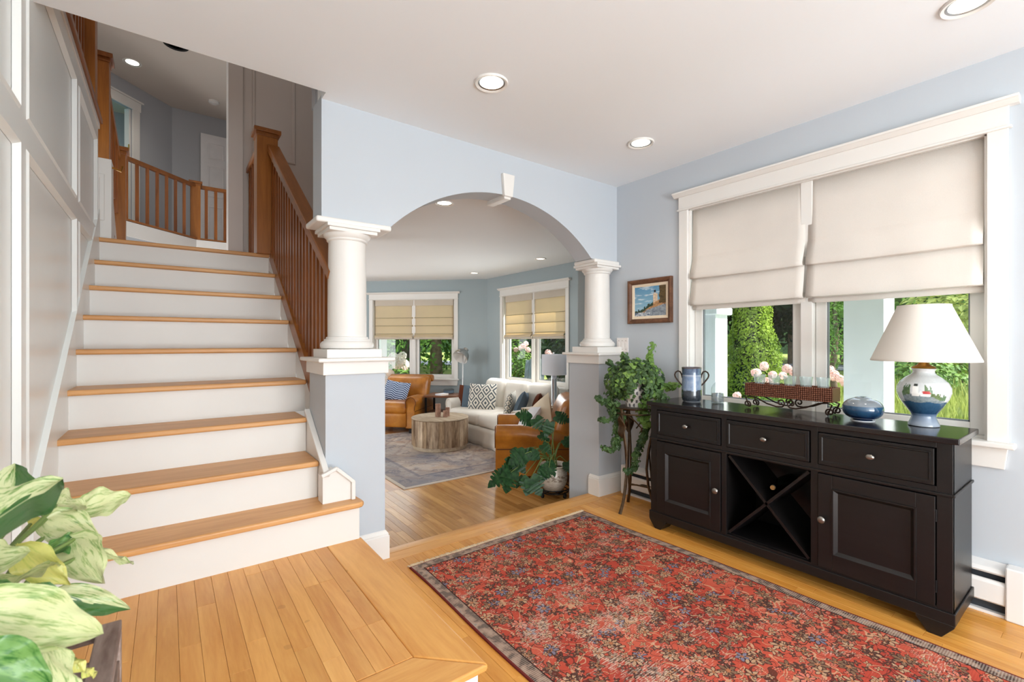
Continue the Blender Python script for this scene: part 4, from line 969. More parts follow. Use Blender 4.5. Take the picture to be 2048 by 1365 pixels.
# round pebble oil lamp
v = thing('pebble_oil_lamp', 'rounded blue glazed ceramic pebble lamp', 'ceramic ornament', (2.745, 0.795, ZT))
pf = [(0.045, 0.0), (0.050, 0.001)] + [(0.084 * math.cos(a) ** 0.75, 0.058 + 0.054 * math.sin(a)) for a in [R(-72 + i * 4.0) for i in range(37)]] + [(0.032, 0.1125), (0.020, 0.117), (0.012, 0.1185), (0.0005, 0.119)]
vcol('pebble_glaze', 0.1, 0.5, 0.6)
o = MB().lathe(pf, 96).build('pebble_body', 'pebble_glaze', v)
def peb(co):
    a = math.atan2(co.y, co.x); z = co.z / 0.119; n_ = fbm(a * 3 + 20, z * 7)
    c = lerp(S(140, 146, 150), S(112, 120, 128), n_)
    if z < 0.62: c = lerp(S(14, 40, 70), S(46, 86, 116), min(1, max(0, (z - 0.15) * 1.6 + (n_ - 0.5) * 0.5)))
    if z < 0.2: c = lerp(S(12, 24, 48), S(28, 52, 92), n_)
    aa = (a + PI * 0.93) % (2 * PI) - PI
    if 0.66 < z < 0.90 and -0.1 < aa < 0.9 and n_ > 0.36: c = S(62, 92, 76)
    if z > 0.96: c = S(70, 88, 96)
    return c
paint(o, peb)
MB().lathe([(0.045, -0.0005), (0.049, -0.0005), (0.050, 0.0035)], 40).build('foot_ring', 'porch_white', v)

# table lamp with lighthouse scene
v = thing('table_lamp', 'painted lighthouse table lamp with a cream empire shade', 'table lamp', (2.80, 0.578, ZT))
pf = [(x_ * 0.78, z_ * 0.97) for x_, z_ in [(0.066, 0.0), (0.073, 0.003), (0.072, 0.010), (0.064, 0.024), (0.0575, 0.040), (0.056, 0.050), (0.062, 0.062), (0.088, 0.094), (0.112, 0.128), (0.1245, 0.160), (0.1235, 0.183), (0.110, 0.208), (0.082, 0.230), (0.060, 0.243), (0.051, 0.252), (0.050, 0.260), (0.055, 0.268), (0.064, 0.273), (0.0005, 0.274)]]
fine = []
for (r0, z0), (r1, z1) in zip(pf[:-1], pf[1:]):
    n_ = max(1, int(math.hypot(r1 - r0, z1 - z0) / 0.0028)); fine += [(r0 + (r1 - r0) * i / n_, z0 + (z1 - z0) * i / n_) for i in range(n_)]
fine.append(pf[-1])
vcol('lamp_glaze', 0.12, 0.5, 0.5)
o = MB().lathe(fine, 200).build('lamp_body', 'lamp_glaze', v)
va = math.atan2(-0.578, -2.80)
def lampc(co):
    z = co.z; r = math.hypot(co.x, co.y); a = (math.atan2(co.y, co.x) - va + PI) % (2 * PI) - PI; x = a * 0.124; z = z / 0.97   # arc metres, + is to the right seen from the room
    n_ = fbm(x * 130, z * 130); c = lerp(S(214, 216, 216), S(198, 202, 204), n_)
    sea = 0.118 + 0.003 * math.sin(x * 60)
    if z < sea: c = lerp(S(26, 54, 84), S(58, 96, 124), min(1, max(0, (z - 0.05) / 0.07)) * 0.7 + 0.4 * (n_ - 0.4))
    if z < 0.060: c = lerp(S(82, 102, 128), S(150, 160, 172), min(1, max(0, 1 - z / 0.06)))
    if -0.11 < x < 0.115:
        rock = 0.128 + 0.030 * max(0.0, 1 - ((x + 0.03) / 0.11) ** 2) + 0.004 * (n_ - 0.5)
        tree = rock + (0.040 * (0.4 + h2(math.floor(x * 190), 1)) * (1.0 - max(0, (x - 0.02)) * 6))
        if sea <= z < tree and (x > 0.005 or x < -0.062): c = lerp(S(48, 84, 50), S(110, 134, 92), n_)
        if sea <= z < rock: c = lerp(S(92, 110, 116), S(158, 168, 170), n_)
        if -0.054 + (z - 0.15) * 0.09 < x < -0.020 - (z - 0.15) * 0.12 and 0.146 < z < 0.193: c = S(240, 240, 236)
        if -0.048 < x < -0.026 and 0.193 <= z < 0.203: c = S(44, 50, 48)
        if -0.016 < x < 0.030 and 0.146 < z < 0.160: c = S(236, 236, 232)
        if -0.010 + (z - 0.160) * 0.6 < x < 0.030 - (z - 0.160) * 0.2 and 0.158 < z < 0.172: c = S(176, 40, 40)
        if -0.020 < x < -0.004 and abs(z - 0.16) < 0.012 - abs(x + 0.012): c = S(240, 238, 234)
    return c
paint(o, lampc)
MB().lathe([(0.044, 0.2658), (0.042, 0.272), (0.024, 0.280), (0.018, 0.290), (0.010, 0.294), (0.012, 0.303), (0.008, 0.312), (0.013, 0.318), (0.013, 0.335), (0.004, 0.338), (0.0035, 0.50)], 24).build('brass_neck', 'brass', v)
sh = MB().lathe([(x_ * 0.78, z_) for x_, z_ in ((0.2485, 0.298), (0.250, 0.298), (0.2508, 0.304), (0.246, 0.312), (0.1245, 0.548), (0.124, 0.556), (0.1225, 0.556), (0.1235, 0.546), (0.2445, 0.310), (0.2485, 0.298))], 64).build('shade', 'lamp_shade_linen', v)
MB().tube([(0.0945 * math.cos(R(i * 10)), 0.0945 * math.sin(R(i * 10)), 0.540) for i in range(36)], 0.002, 6, True).build('shade_ring', 'brass', sh)
m = MB()
for i in range(3): m.bar((0, 0, 0.50), (0.094 * math.cos(R(i * 120)), 0.094 * math.sin(R(i * 120)), 0.540), 0.004, 0.004)
m.build('shade_spider', 'brass', sh)

# ================================================================== RUGS
def uvmesh(o, fn):
    me = o.data; uv = me.uv_layers.new(name='UVMap')
    for l in me.loops: uv.data[l.index].uv = fn(me.vertices[l.vertex_index].co)
def red_rug_mat():
    k = N('red_rug'); uv = k.coord('UV'); u, v, _ = k.sep(uv)
    w_ = k.vmath('SCALE', k.n('ShaderNodeTexNoise', {'Vector': uv, 'Scale': 14.0, 'Detail': 2.0}).outputs['Color'], (0, 0, 0))
    k.t.nodes[-1].inputs['Scale'].default_value = 0.02
    p = k.vmath('ADD', uv, w_)
    n1 = k.noise(p, 3.0, 3); col = k.ramp(n1, [(0.3, S(160, 60, 50)), (0.5, S(186, 78, 60)), (0.7, S(200, 102, 80))])
    def line(scale, wd, seed, c, fac):
        nz = k.noise(k.map(p, (1, 1, 1), (seed, seed * 2, 0)), scale, 1.0, 0.4, 0.6)
        return k.mix(k.math('MULTIPLY', k.math('LESS_THAN', k.math('ABSOLUTE', k.math('SUBTRACT', nz, 0.5)), wd), fac), col, c)
    col = line(8.5, 0.011, 3.1, S(74, 48, 40), 0.85); col = line(12.0, 0.016, 7.7, S(206, 172, 134), 0.65); col = line(15.0, 0.012, 1.3, S(66, 46, 42), 0.8)
    def flowers(scale, r0, amp, petals, pal, seed, dens, outline):
        nonlocal col
        q = k.map(p, (scale, scale, 1), (seed, seed * 0.7, 0)); vo = k.n('ShaderNodeTexVoronoi', {'Vector': q, 'Scale': 1.0, 'Randomness': 0.9}, voronoi_dimensions='2D')
        d = k.vmath('SUBTRACT', q, vo.outputs['Position']); dx, dy, _ = k.sep(d); r = k.vmath('LENGTH', k.n('ShaderNodeCombineXYZ', {0: dx, 1: dy, 2: 0.0}).outputs[0])
        cr, cg, cb = k.n('ShaderNodeSeparateColor', {0: vo.outputs['Color']}).outputs
        a = k.math('ADD', k.math('ARCTAN2', dy, dx), k.math('MULTIPLY', cr, 6.0))
        rim = k.math('ADD', r0, k.math('MULTIPLY', k.math('COSINE', k.math('MULTIPLY', a, petals)), amp))
        on = k.math('LESS_THAN', cg, dens)
        pc = k.ramp(cb, pal, 'CONSTANT')
        col = k.mix(k.math('MULTIPLY', k.math('MULTIPLY', k.math('LESS_THAN', r, k.math('ADD', rim, outline)), on), 0.9), col, S(62, 42, 40))
        col = k.mix(k.math('MULTIPLY', k.math('LESS_THAN', r, rim), on), col, pc)
        spoke = k.math('GREATER_THAN', k.math('COSINE', k.math('MULTIPLY', a, petals)), -0.55)
        col = k.mix(k.math('MULTIPLY', k.math('MULTIPLY', k.math('LESS_THAN', r, rim), on), k.math('SUBTRACT', 1.0, spoke)), col, S(70, 50, 46))
        col = k.mix(k.math('MULTIPLY', k.math('LESS_THAN', r, k.math('MULTIPLY', rim, 0.34)), on), col, S(176, 112, 78))
    cream, blue, olive, rose, dk = S(186, 148, 116), S(122, 118, 136), S(128, 98, 76), S(206, 118, 98), S(88, 60, 52)
    flowers(8.4, 0.23, 0.06, 7.0, [(0.0, cream), (0.35, olive), (0.62, blue), (0.78, rose)], 0.0, 0.8, 0.045)
    flowers(13.0, 0.24, 0.11, 5.0, [(0.0, olive), (0.35, cream), (0.6, dk), (0.8, blue)], 4.2, 0.75, 0.06)
    flowers(26.0, 0.22, 0.12, 4.0, [(0.0, dk), (0.3, rose), (0.55, cream), (0.8, dk)], 9.1, 0.7, 0.08)
    # wear: bare pale warp threads in drifting patches
    worn = k.noise(k.map(uv, (1.0, 1.6, 1)), 2.1, 5, 0.62); wm = k.ramp(worn, [(0.47, (0, 0, 0, 1)), (0.64, (1, 1, 1, 1))])
    edge = k.ramp(u, [(0.02, (0.35, 0.35, 0.35, 1)), (0.30, (1, 1, 1, 1)), (0.85, (0, 0, 0, 1))]); run = k.ramp(v, [(0.05, (0.2, 0.2, 0.2, 1)), (0.9, (1, 1, 1, 1))])
    wn_ = k.ramp(k.noise(k.map(uv, (1.5, 1.0, 1), (3, 8, 0)), 4.5, 5, 0.68), [(0.40, (0, 0, 0, 1)), (0.60, (1, 1, 1, 1))])
    wm = k.math('ADD', k.math('MULTIPLY', wm, 0.75), k.math('MULTIPLY', k.math('MULTIPLY', edge, run), wn_), clamp=True)
    th = k.math('ADD', k.math('MULTIPLY', k.math('SINE', k.math('MULTIPLY', v, 780.0)), 0.5), 0.5)
    tn = k.noise(k.map(uv, (42, 150, 1)), 1.0, 4, 0.78)
    raw = k.math('ADD', k.math('MULTIPLY', wm, 0.46), k.math('MULTIPLY', k.math('SUBTRACT', tn, 0.5), 2.3))
    tc = k.ramp(th, [(0.35, (0, 0, 0, 1)), (0.65, (1, 1, 1, 1))])
    fr = k.math('MULTIPLY', k.ramp(raw, [(0.36, (0, 0, 0, 1)), (0.50, (1, 1, 1, 1))]), k.math('ADD', 0.32, k.math('MULTIPLY', tc, 0.36)), clamp=True)
    col = k.mix(fr, col, S(228, 206, 186))
    dkth = k.math('MULTIPLY', k.math('MULTIPLY', wm, k.math('SUBTRACT', 1.0, th)), 0.30); col = k.mix(dkth, col, S(96, 52, 44))
    # border band
    e = k.math('MINIMUM', k.math('MINIMUM', u, k.math('SUBTRACT', 1.36, u)), v)
    band = k.math('LESS_THAN', e, 0.058)
    bn = k.noise(p, 26.0, 2); bc = k.ramp(bn, [(0.42, S(66, 48, 44)), (0.50, S(132, 104, 90)), (0.64, S(160, 134, 116)), (0.72, S(106, 104, 110))]); bc = k.mix(k.math('MULTIPLY', th, 0.35), bc, S(214, 198, 180))
    col = k.mix(band, col, bc)
    col = k.mix(k.math('MULTIPLY', k.math('LESS_THAN', k.math('ABSOLUTE', k.math('SUBTRACT', e, 0.059)), 0.003), 0.9), col, S(48, 30, 30))
    col = k.mix(k.math('LESS_THAN', e, 0.008), col, S(110, 46, 42))
    k.base(col, 0.95, 0, 0.1); k.bump(th, 0.15, 0.002); MATS['red_rug'] = k.m
red_rug_mat()
A0, A1, B0, B1 = (1.030, 2.292), (2.357, 2.318), (2.455, -0.40), (1.018, -0.40)
def rugp(a, b):
    x0, y0 = A0[0] + (A1[0] - A0[0]) * a, A0[1] + (A1[1] - A0[1]) * a; x1, y1 = B1[0] + (B0[0] - B1[0]) * a, B1[1] + (B0[1] - B1[1]) * a
    w = 0.004 * math.sin(b * 17 + (2 if a > 0.5 else 0)) * (abs(2 * a - 1) ** 6)
    return (x0 + (x1 - x0) * b + w, y0 + (y1 - y0) * b)
def rug(name, label, zc, thick, pfn, mat, nu=24, nv=40, lu=1.36, lv=2.7):
    t = thing(name, label, 'rug', (*pfn(0.5, 0.5), zc)); ox, oy = t.location.x, t.location.y
    m = MB()
    m.grid(lambda a, b: (pfn(a, b)[0] - ox, pfn(a, b)[1] - oy, thick + 0.0008 * math.sin(a * 19 + b * 31)), nu, nv)
    top = len(m.v); ring = [i * (nv + 1) for i in range(nu + 1)] + [nu * (nv + 1) + j for j in range(1, nv + 1)] + [i * (nv + 1) + nv for i in range(nu - 1, -1, -1)] + [j for j in range(nv - 1, 0, -1)]
    m.v += [(m.v[i][0], m.v[i][1], 0.0005) for i in ring]; n_ = len(ring)
    for i in range(n_): m.f.append((ring[i], ring[(i + 1) % n_], top + (i + 1) % n_, top + i)); m.sm.append(False)
    # flip grid so that it faces up
    m.f = [f[::-1] for f in m.f]
    uvs = {}
    for i in range(nu + 1):
        for j in range(nv + 1): uvs[i * (nv + 1) + j] = (i / nu * lu, j / nv * lv)
    for j, i in enumerate(ring): uvs[top + j] = uvs[i]
    o = m.build('rug_pile', mat, t); uv = o.data.uv_layers.new(name='UVMap')
    for l in o.data.loops: uv.data[l.index].uv = uvs[l.vertex_index]
    return t
rr = rug('entry_rug', 'worn red floral vintage rug on the entry floor', 0.0, 0.009, rugp, 'red_rug')
plain('fringe_cotton', S(226, 204, 170), 0.95)
m = MB()
for i in range(150):
    a = (i + 0.5) / 150; x, y = rugp(a, 0.0); j = random.uniform(-0.004, 0.004)
    m.tube([(x, y - 0.004, 0.008), (x + j, y + 0.010, 0.008), (x + j * 2, y + 0.024 + random.uniform(-0.003, 0.003), 0.004)], 0.0045, 4)
o = rel(m, rr).build('fringe', 'fringe_cotton', rr); o['kind'] = 'stuff'
def pale_rug_mat():
    k = N('pale_rug'); uv = k.coord('UV'); u, v, _ = k.sep(uv)
    n1 = k.noise(uv, 1.6, 5, 0.65); n2 = k.noise(k.map(uv, (1, 1, 1), (5, 3, 0)), 6, 4, 0.7, 0.8); n3 = k.noise(k.map(uv, (1, 1, 1), (9, 1, 0)), 2.2, 4, 0.6)
    col = k.ramp(n1, [(0.32, S(128, 130, 142)), (0.45, S(164, 154, 150)), (0.58, S(188, 172, 158)), (0.70, S(156, 124, 110))])
    col = k.mix(k.math('MULTIPLY', k.math('GREATER_THAN', n2, 0.56), 0.45), col, S(96, 96, 112)); col = k.mix(k.math('MULTIPLY', k.math('GREATER_THAN', n3, 0.56), 0.4), col, S(204, 194, 186))
    cx = k.math('ABSOLUTE', k.math('SUBTRACT', u, 1.05)); cy = k.math('ABSOLUTE', k.math('SUBTRACT', v, 1.3)); dd = k.math('ADD', cx, k.math('MULTIPLY', cy, 0.8))
    ring = k.math('LESS_THAN', k.math('PINGPONG', k.math('ADD', dd, k.math('MULTIPLY', n2, 0.12)), 0.17), 0.022); col = k.mix(k.math('MULTIPLY', ring, 0.25), col, S(136, 104, 94))
    e = k.math('MINIMUM', k.math('MINIMUM', u, k.math('SUBTRACT', 2.1, u)), k.math('MINIMUM', v, k.math('SUBTRACT', 2.6, v)))
    col = k.mix(k.math('MULTIPLY', k.math('LESS_THAN', k.math('ABSOLUTE', k.math('SUBTRACT', e, 0.30)), 0.02), 0.5), col, S(98, 104, 124))
    col = k.mix(k.math('MULTIPLY', k.math('LESS_THAN', e, 0.28), 0.3), col, S(124, 132, 148))
    col = k.mix(k.math('LESS_THAN', e, 0.035), col, S(206, 196, 184))
    k.base(col, 0.95, 0, 0.1); MATS['pale_rug'] = k.m
pale_rug_mat()
rug('living_rug', 'faded blue and rust rug under the coffee table', ZL, 0.008, lambda a, b: (1.787 + 2.1 * a, 4.10 + 2.6 * b), 'pale_rug', 12, 12, 2.1, 2.6)
for o in bpy.data.objects:
    if o.name.startswith('rug_pile') and o.parent.name.startswith('living'): o.data.flip_normals()

# ================================================================== LIVING ROOM FURNITURE
def armchair(label, loc, rz):
    t = thing('armchair', label, 'armchair', loc, rz, 'tan leather club chairs')
    def arm(sx):
        rings = []
        for k, (y, sc) in enumerate(((-0.455, 0.86), (-0.47, 0.95), (-0.462, 1.0), (-0.2, 1.0), (0.1, 0.985), (0.34, 0.96), (0.36, 0.9))):
            drop = 0.10 * max(0, (y + 0.2) / 0.55) ** 1.5; cx = 0.335; ring = []
            prof = [(-0.068, 0.085), (0.075, 0.085), (0.075, 0.36)] + [(0.012 + 0.09 * math.cos(a), 0.485 + 0.09 * math.sin(a)) for a in [R(-40 + i * 26) for i in range(10)]] + [(-0.068, 0.40)]
            for px_, pz in prof:
                zz = 0.33 + (pz - 0.33) * sc - (drop if pz > 0.3 else 0); ring.append((sx * (cx + px_ * sc), y, zz))
            rings.append(ring if sx > 0 else ring[::-1])
        return MB().loft(rings).build('arm', 'leather', t)
    for sx in (-1, 1):
        a = arm(sx)
        MB().tube([(sx * (0.335 + px_ * 0.93), -0.474, 0.33 + (pz - 0.33) * 0.93) for px_, pz in [(0.075, 0.36)] + [(0.012 + 0.09 * math.cos(q), 0.485 + 0.09 * math.sin(q)) for q in [R(-40 + i * 26) for i in range(10)]] + [(-0.066, 0.40)]], 0.005, 6).build('arm_piping', 'leather_seam', a)
        MB().bar((sx * 0.412, -0.46, 0.345), (sx * 0.412, 0.34, 0.345), 0.006, 0.008).build('side_seam', 'leather_seam', a)
    MB().rbox((0, -0.03, 0.20), (0.56, 0.84, 0.22), 0.03, 5).build('seat_base', 'leather', t)
    MB().rbox((0, -0.075, 0.375), (0.535, 0.76, 0.16), 0.055, 8, 0.03).build('seat_cushion', 'leather', t)
    b = MB().rbox((0, 0, 0.27), (0.72, 0.20, 0.60), 0.075, 10, 0.05, 1)
    b.v = [(x * (1 + 0.08 * max(0, z)), y + 0.11 * max(0, z - 0.38) ** 1.2 * 1.6 - 0.04 * (x / 0.36) ** 2, z) for x, y, z in b.v]
    bo = b.xf(Matrix.Translation((0, 0.22, 0.27)) @ Matrix.Rotation(R(-13), 4, 'X')).build('backrest', 'leather', t)
    MB().lathe([(0.001, -0.385), (0.05, -0.38), (0.06, -0.36), (0.06, 0.36), (0.05, 0.38), (0.001, 0.385)], 16).xf(Matrix.Translation((0, 0.42, 0.785)) @ Matrix.Rotation(R(90), 4, 'Y')).build('back_roll', 'leather', bo)
    for x in (-0.33, 0.33):
        for y in (-0.40, 0.30): MB().prism([(x - 0.028, y - 0.028), (x + 0.028, y - 0.028), (x + 0.028, y + 0.028), (x - 0.028, y + 0.028)], 'z', 0.0, 0.09).build('leg', 'black_wood', t)
    return t
c1 = armchair('tan leather club chair in front of the bay window', (3.05, 7.08, ZL), R(-47))
c2 = clone(c1, (3.19, 3.76, ZL), R(-126.9), 'tan leather club chair beside the leafy potted plant')

def pillow(name, label, mat, w, h, t_, loc, rot, group='throw pillows', cat='pillow'):
    m = MB(); n = 12
    def surf(sg):
        def fn(a, b):
            x, y = 2 * a - 1, 2 * b - 1; ed = ((1 - x ** 2) * (1 - y ** 2))
            px_ = x * w / 2 * (1 - 0.07 * (1 - abs(y) ** 2) * abs(x) ** 3 * -1 - 0.07 * (1 - y * y)); py = y * h / 2 * (1 - 0.07 * (1 - x * x))
            return (px_, py, sg * t_ / 2 * max(0, ed) ** 0.42)
        return fn
    m.grid(surf(1), n, n); k = len(m.f); m.grid(surf(-1), n, n); m.f = m.f[:k] + [f[::-1] for f in m.f[k:]]
    me = m.mesh(name, mat); o = bpy.data.objects.new(name, me); COL.objects.link(o); o.location = loc; o.rotation_euler = rot
    tag(o, label, cat, group); return o

# sofa against the window wall
sf = thing('sofa', 'white slipcovered three seat sofa under the living room window', 'sofa', (3.85, 5.31, ZL))
y0, y1 = -0.89, 0.89
m = MB(); n = 60
def sk_fn(a, b):
    yy = y0 + (y1 - y0) * a; return (-0.475 - 0.012 * math.sin(yy * 21) * (1 - b) - 0.012 * (1 - b) - (0.02 * (1 - b) if int(a * 5) % 2 else 0), yy, 0.01 + 0.24 * b)
m.grid(sk_fn, n, 4); m.build('skirt', 'slipcover', sf).modifiers.new('cloth', 'SOLIDIFY').thickness = 0.012
MB().box(-0.465, 0.42, y0 + 0.01, y1 - 0.01, 0.02, 0.26).build('frame', 'slipcover', sf, 0.02)
for i in range(2):
    yc = -0.385 + 0.77 * i; MB().rbox((-0.13, yc, 0.335), (0.72, 0.765, 0.17), 0.05, 9, 0.015).build('seat_cushion', 'slipcover', sf)
for i, yc in enumerate((-0.525, 0.0, 0.525)):
    o = MB().rbox((0, 0, 0), (0.20, 0.50, 0.50), 0.085, 9, 0.04, 0).xf(Matrix.Translation((0.225, yc, 0.585)) @ Matrix.Rotation(R(10), 4, 'Y')).build('back_cushion', 'slipcover', sf)
MB().rbox((0.38, 0, 0.36), (0.14, y1 - y0, 0.58), 0.05, 7).build('back_frame', 'slipcover', sf)
for sg in (-1, 1):
    yc = sg * 0.815; rings = []
    for x, sc in ((-0.45, 0.9), (-0.475, 0.97), (-0.468, 1.0), (0.2, 1.0), (0.40, 0.97)):
        prof = [(-0.075, 0.02), (0.075, 0.02), (0.075, 0.40)] + [(0.09 * math.cos(a), 0.47 + 0.085 * math.sin(a)) for a in [R(-30 + i * 26.6) for i in range(10)]] + [(-0.075, 0.40)]
        rings.append([(x, yc + py * sc, 0.3 + (pz - 0.3) * sc) for py, pz in prof][::-1])
    MB().loft(rings).build('arm', 'slipcover', sf)
def stand_pillow(name, label, mat, w, x, y, lean, yaw, z0=0.42, h=None, t_=0.14, roll=0.0):
    h = h or w; z = ZL + z0 + h / 2 * math.cos(lean) - 0.02
    M = Matrix.Rotation(yaw, 4, 'Z') @ Matrix.Rotation(PI / 2 - lean, 4, 'X') @ Matrix.Rotation(roll, 4, 'Z')
    return pillow(name, label, mat, w, h, t_, (x, y, z), M.to_euler())
stand_pillow('throw_pillow', 'rust brown pillow at the far arm of the sofa', 'pillow_brown', 0.35, 3.64, 5.98, R(12), R(-62), t_=0.12)
stand_pillow('throw_pillow', 'slate blue pillow leaning behind the diamond pillow', 'pillow_slate', 0.36, 3.64, 5.84, R(14), R(-58), t_=0.13)
stand_pillow('throw_pillow', 'large white pillow with a grey diamond lattice', 'pillow_diamond', 0.41, 3.66, 5.63, R(20), R(-50), t_=0.14)
stand_pillow('throw_pillow', 'cream and grey zigzag pillow at the near end of the sofa', 'pillow_ikat', 0.34, 3.68, 4.98, R(14), R(-138), t_=0.13)
stand_pillow('throw_pillow', 'dusty blue pillow behind the zigzag pillow', 'pillow_slate', 0.36, 3.76, 4.84, R(22), R(-140), t_=0.14, roll=R(10))
stand_pillow('throw_pillow', 'dark brown pillow at the near arm of the sofa', 'pillow_brown', 0.34, 3.92, 4.70, R(16), R(-135), t_=0.13)
cpos = Vector((3.19, 3.76)); fd = Vector((-0.8, 0.6)); sd = Vector((0.6, 0.8))
a = cpos + fd * 0.13 + sd * 0.02
stand_pillow('throw_pillow', 'plain white pillow on the near leather chair', 'pillow_white', 0.34, a.x, a.y, R(38), R(-126.9), z0=0.45, t_=0.15, roll=R(12))
a = cpos + fd * 0.0 + sd * 0.08
stand_pillow('throw_pillow', 'cream pillow leaning on the back of the near leather chair', 'pillow_cream', 0.36, a.x, a.y, R(18), R(-126.9 + 25), z0=0.46, t_=0.14, roll=R(38))
cc = Vector((3.05, 7.08)); f1 = Vector((math.sin(R(-47)), -math.cos(R(-47)))); s1 = Vector((-f1.y, f1.x))
a = cc + f1 * 0.09 - s1 * 0.06
stand_pillow('throw_pillow', 'blue and white striped pillow on the far leather chair', 'pillow_blue', 0.42, a.x, a.y, R(24), R(-47), z0=0.45, h=0.36, t_=0.14, roll=R(-8))

# drum coffee table of reclaimed planks
ct = thing('coffee_table', 'round drum coffee table clad in weathered vertical planks', 'coffee table', (2.90, 5.485, ZL + 0.008))
MB().lathe([(0.345, 0.0), (0.352, 0.004), (0.352, 0.048), (0.345, 0.052)], 48).build('base_ring', 'weathered_top', ct)
MB().lathe([(0.33, 0.05), (0.355, 0.05), (0.355, 0.38), (0.33, 0.38)], 48).build('drum_core', 'floor_gap', ct)
MB().lathe([(0.001, 0.402), (0.36, 0.402), (0.372, 0.398), (0.374, 0.39), (0.36, 0.38), (0.001, 0.38)][::-1], 64).build('table_top', 'weathered_top', ct)
npk = 34; rg = random.Random(4); a = 0.0; edges = [0.0]
for i in range(npk): edges.append(edges[-1] + rg.uniform(0.7, 1.3))
edges = [e * 2 * PI / edges[-1] for e in edges]
for i in range(npk):
    a0, a1 = edges[i] + 0.003, edges[i + 1] - 0.003; ro = 0.369 + rg.uniform(-0.003, 0.002); am = (a0 + a1) / 2
    poly = [(0.352 * math.cos(a0), 0.352 * math.sin(a0)), (ro * math.cos(a0), ro * math.sin(a0)), (ro * math.cos(am) * 1.001, ro * math.sin(am) * 1.001), (ro * math.cos(a1), ro * math.sin(a1)), (0.352 * math.cos(a1), 0.352 * math.sin(a1))]
    MB().prism(poly, 'z', 0.052, 0.382).build('plank', 'weathered_plank', ct)
for (dx, dy, r, h, lab) in ((-0.04, -0.02, 0.036, 0.170, 'tall birch bark candle on the coffee table'), (0.025, -0.10, 0.030, 0.085, 'short birch bark candle at the front of the trio'), (0.085, -0.05, 0.028, 0.115, 'medium birch bark candle of the trio')):
    v = thing('bark_candle', lab, 'candle', (2.90 + dx, 5.485 + dy, ZL + 0.41), 0, 'birch candles on the coffee table')
    MB().lathe([(0.001, 0.0), (r, 0.0), (r * 1.03, h * 0.3), (r * 0.98, h * 0.7), (r, h), (r * 0.85, h)], 18).build('bark_sleeve', 'candle_bark', v)
    MB().lathe([(r * 0.84, h - 0.012), (0.002, h - 0.010)], 18).build('wax', 'candle_wax', v); MB().tube([(0, 0, h - 0.012), (0.001, 0, h + 0.004)], 0.0012, 5).build('wick', 'black_rubber', v)

# end tables
et = thing('end_table', 'two tier dark wood end table between bay chair and sofa', 'side table', (3.55, 6.58, ZL), R(45))
MB().box(-0.24, 0.24, -0.26, 0.26, 0.53, 0.56).build('table_top', 'table_wood', et, 0.004)
MB().box(-0.22, 0.22, -0.24, 0.24, 0.27, 0.29).build('shelf', 'table_wood', et, 0.003)
for x in (-0.21, 0.21):
    for y in (-0.23, 0.23): MB().box(x - 0.014, x + 0.014, y - 0.014, y + 0.014, 0.0, 0.53).build('leg', 'black_metal', et)
v = thing('covered_dish', 'round grey covered dish on the far end table', 'dish', (3.68, 6.66, ZL + 0.56))
MB().lathe([(0.001, 0.0), (0.075, 0.0), (0.085, 0.008), (0.085, 0.05), (0.08, 0.052)], 28).build('dish_body', 'pillow_slate', v); MB().lathe([(0.088, 0.051), (0.088, 0.062), (0.07, 0.072), (0.001, 0.074)], 28).build('dish_lid', 'tile_dark', v)
v = thing('closed_book', 'thin pale book lying on the far end table', 'book', (3.47, 6.50, ZL + 0.56), R(20))
MB().box(-0.09, 0.09, -0.06, 0.06, 0.0, 0.004).box(-0.09, 0.09, -0.06, 0.06, 0.018, 0.022).box(-0.09, -0.086, -0.06, 0.06, 0.004, 0.018).build('cover', 'pillow_white', v); MB().box(-0.085, 0.086, -0.057, 0.057, 0.004, 0.018).build('pages', 'pillow_cream', v)
e2 = thing('end_table', 'square end table with a pale top beside the near leather chair', 'side table', (3.72, 4.265, ZL))
MB().box(-0.31, 0.31, -0.13, 0.13, 0.575, 0.605).build('table_top', 'weathered_top', e2, 0.004)
MB().box(-0.28, 0.28, -0.11, 0.11, 0.50, 0.575).build('apron', 'table_wood', e2, 0.003)
for x in (-0.26, 0.26):
    for y in (-0.085, 0.085): MB().box(x - 0.022, x + 0.022, y - 0.022, y + 0.022, 0.0, 0.50).build('leg', 'table_wood', e2)
v = thing('chrome_table_lamp', 'chrome column lamp with a white drum shade behind the near chair', 'table lamp', (3.83, 4.27, ZL + 0.605))
MB().lathe([(0.001, 0.0), (0.07, 0.0), (0.07, 0.012), (0.036, 0.016), (0.033, 0.02), (0.033, 0.37), (0.03, 0.375), (0.008, 0.38), (0.008, 0.42)], 28).build('lamp_base', 'chrome', v)
MB().lathe([(0.15, 0.385), (0.152, 0.385), (0.152, 0.635), (0.15, 0.635), (0.15, 0.385)], 40).build('drum_shade', 'drum_shade', v)
MB().lathe([(0.003, 0.41), (0.003, 0.64), (0.009, 0.645), (0.009, 0.66), (0.001, 0.664)], 12).build('finial', 'chrome', v)
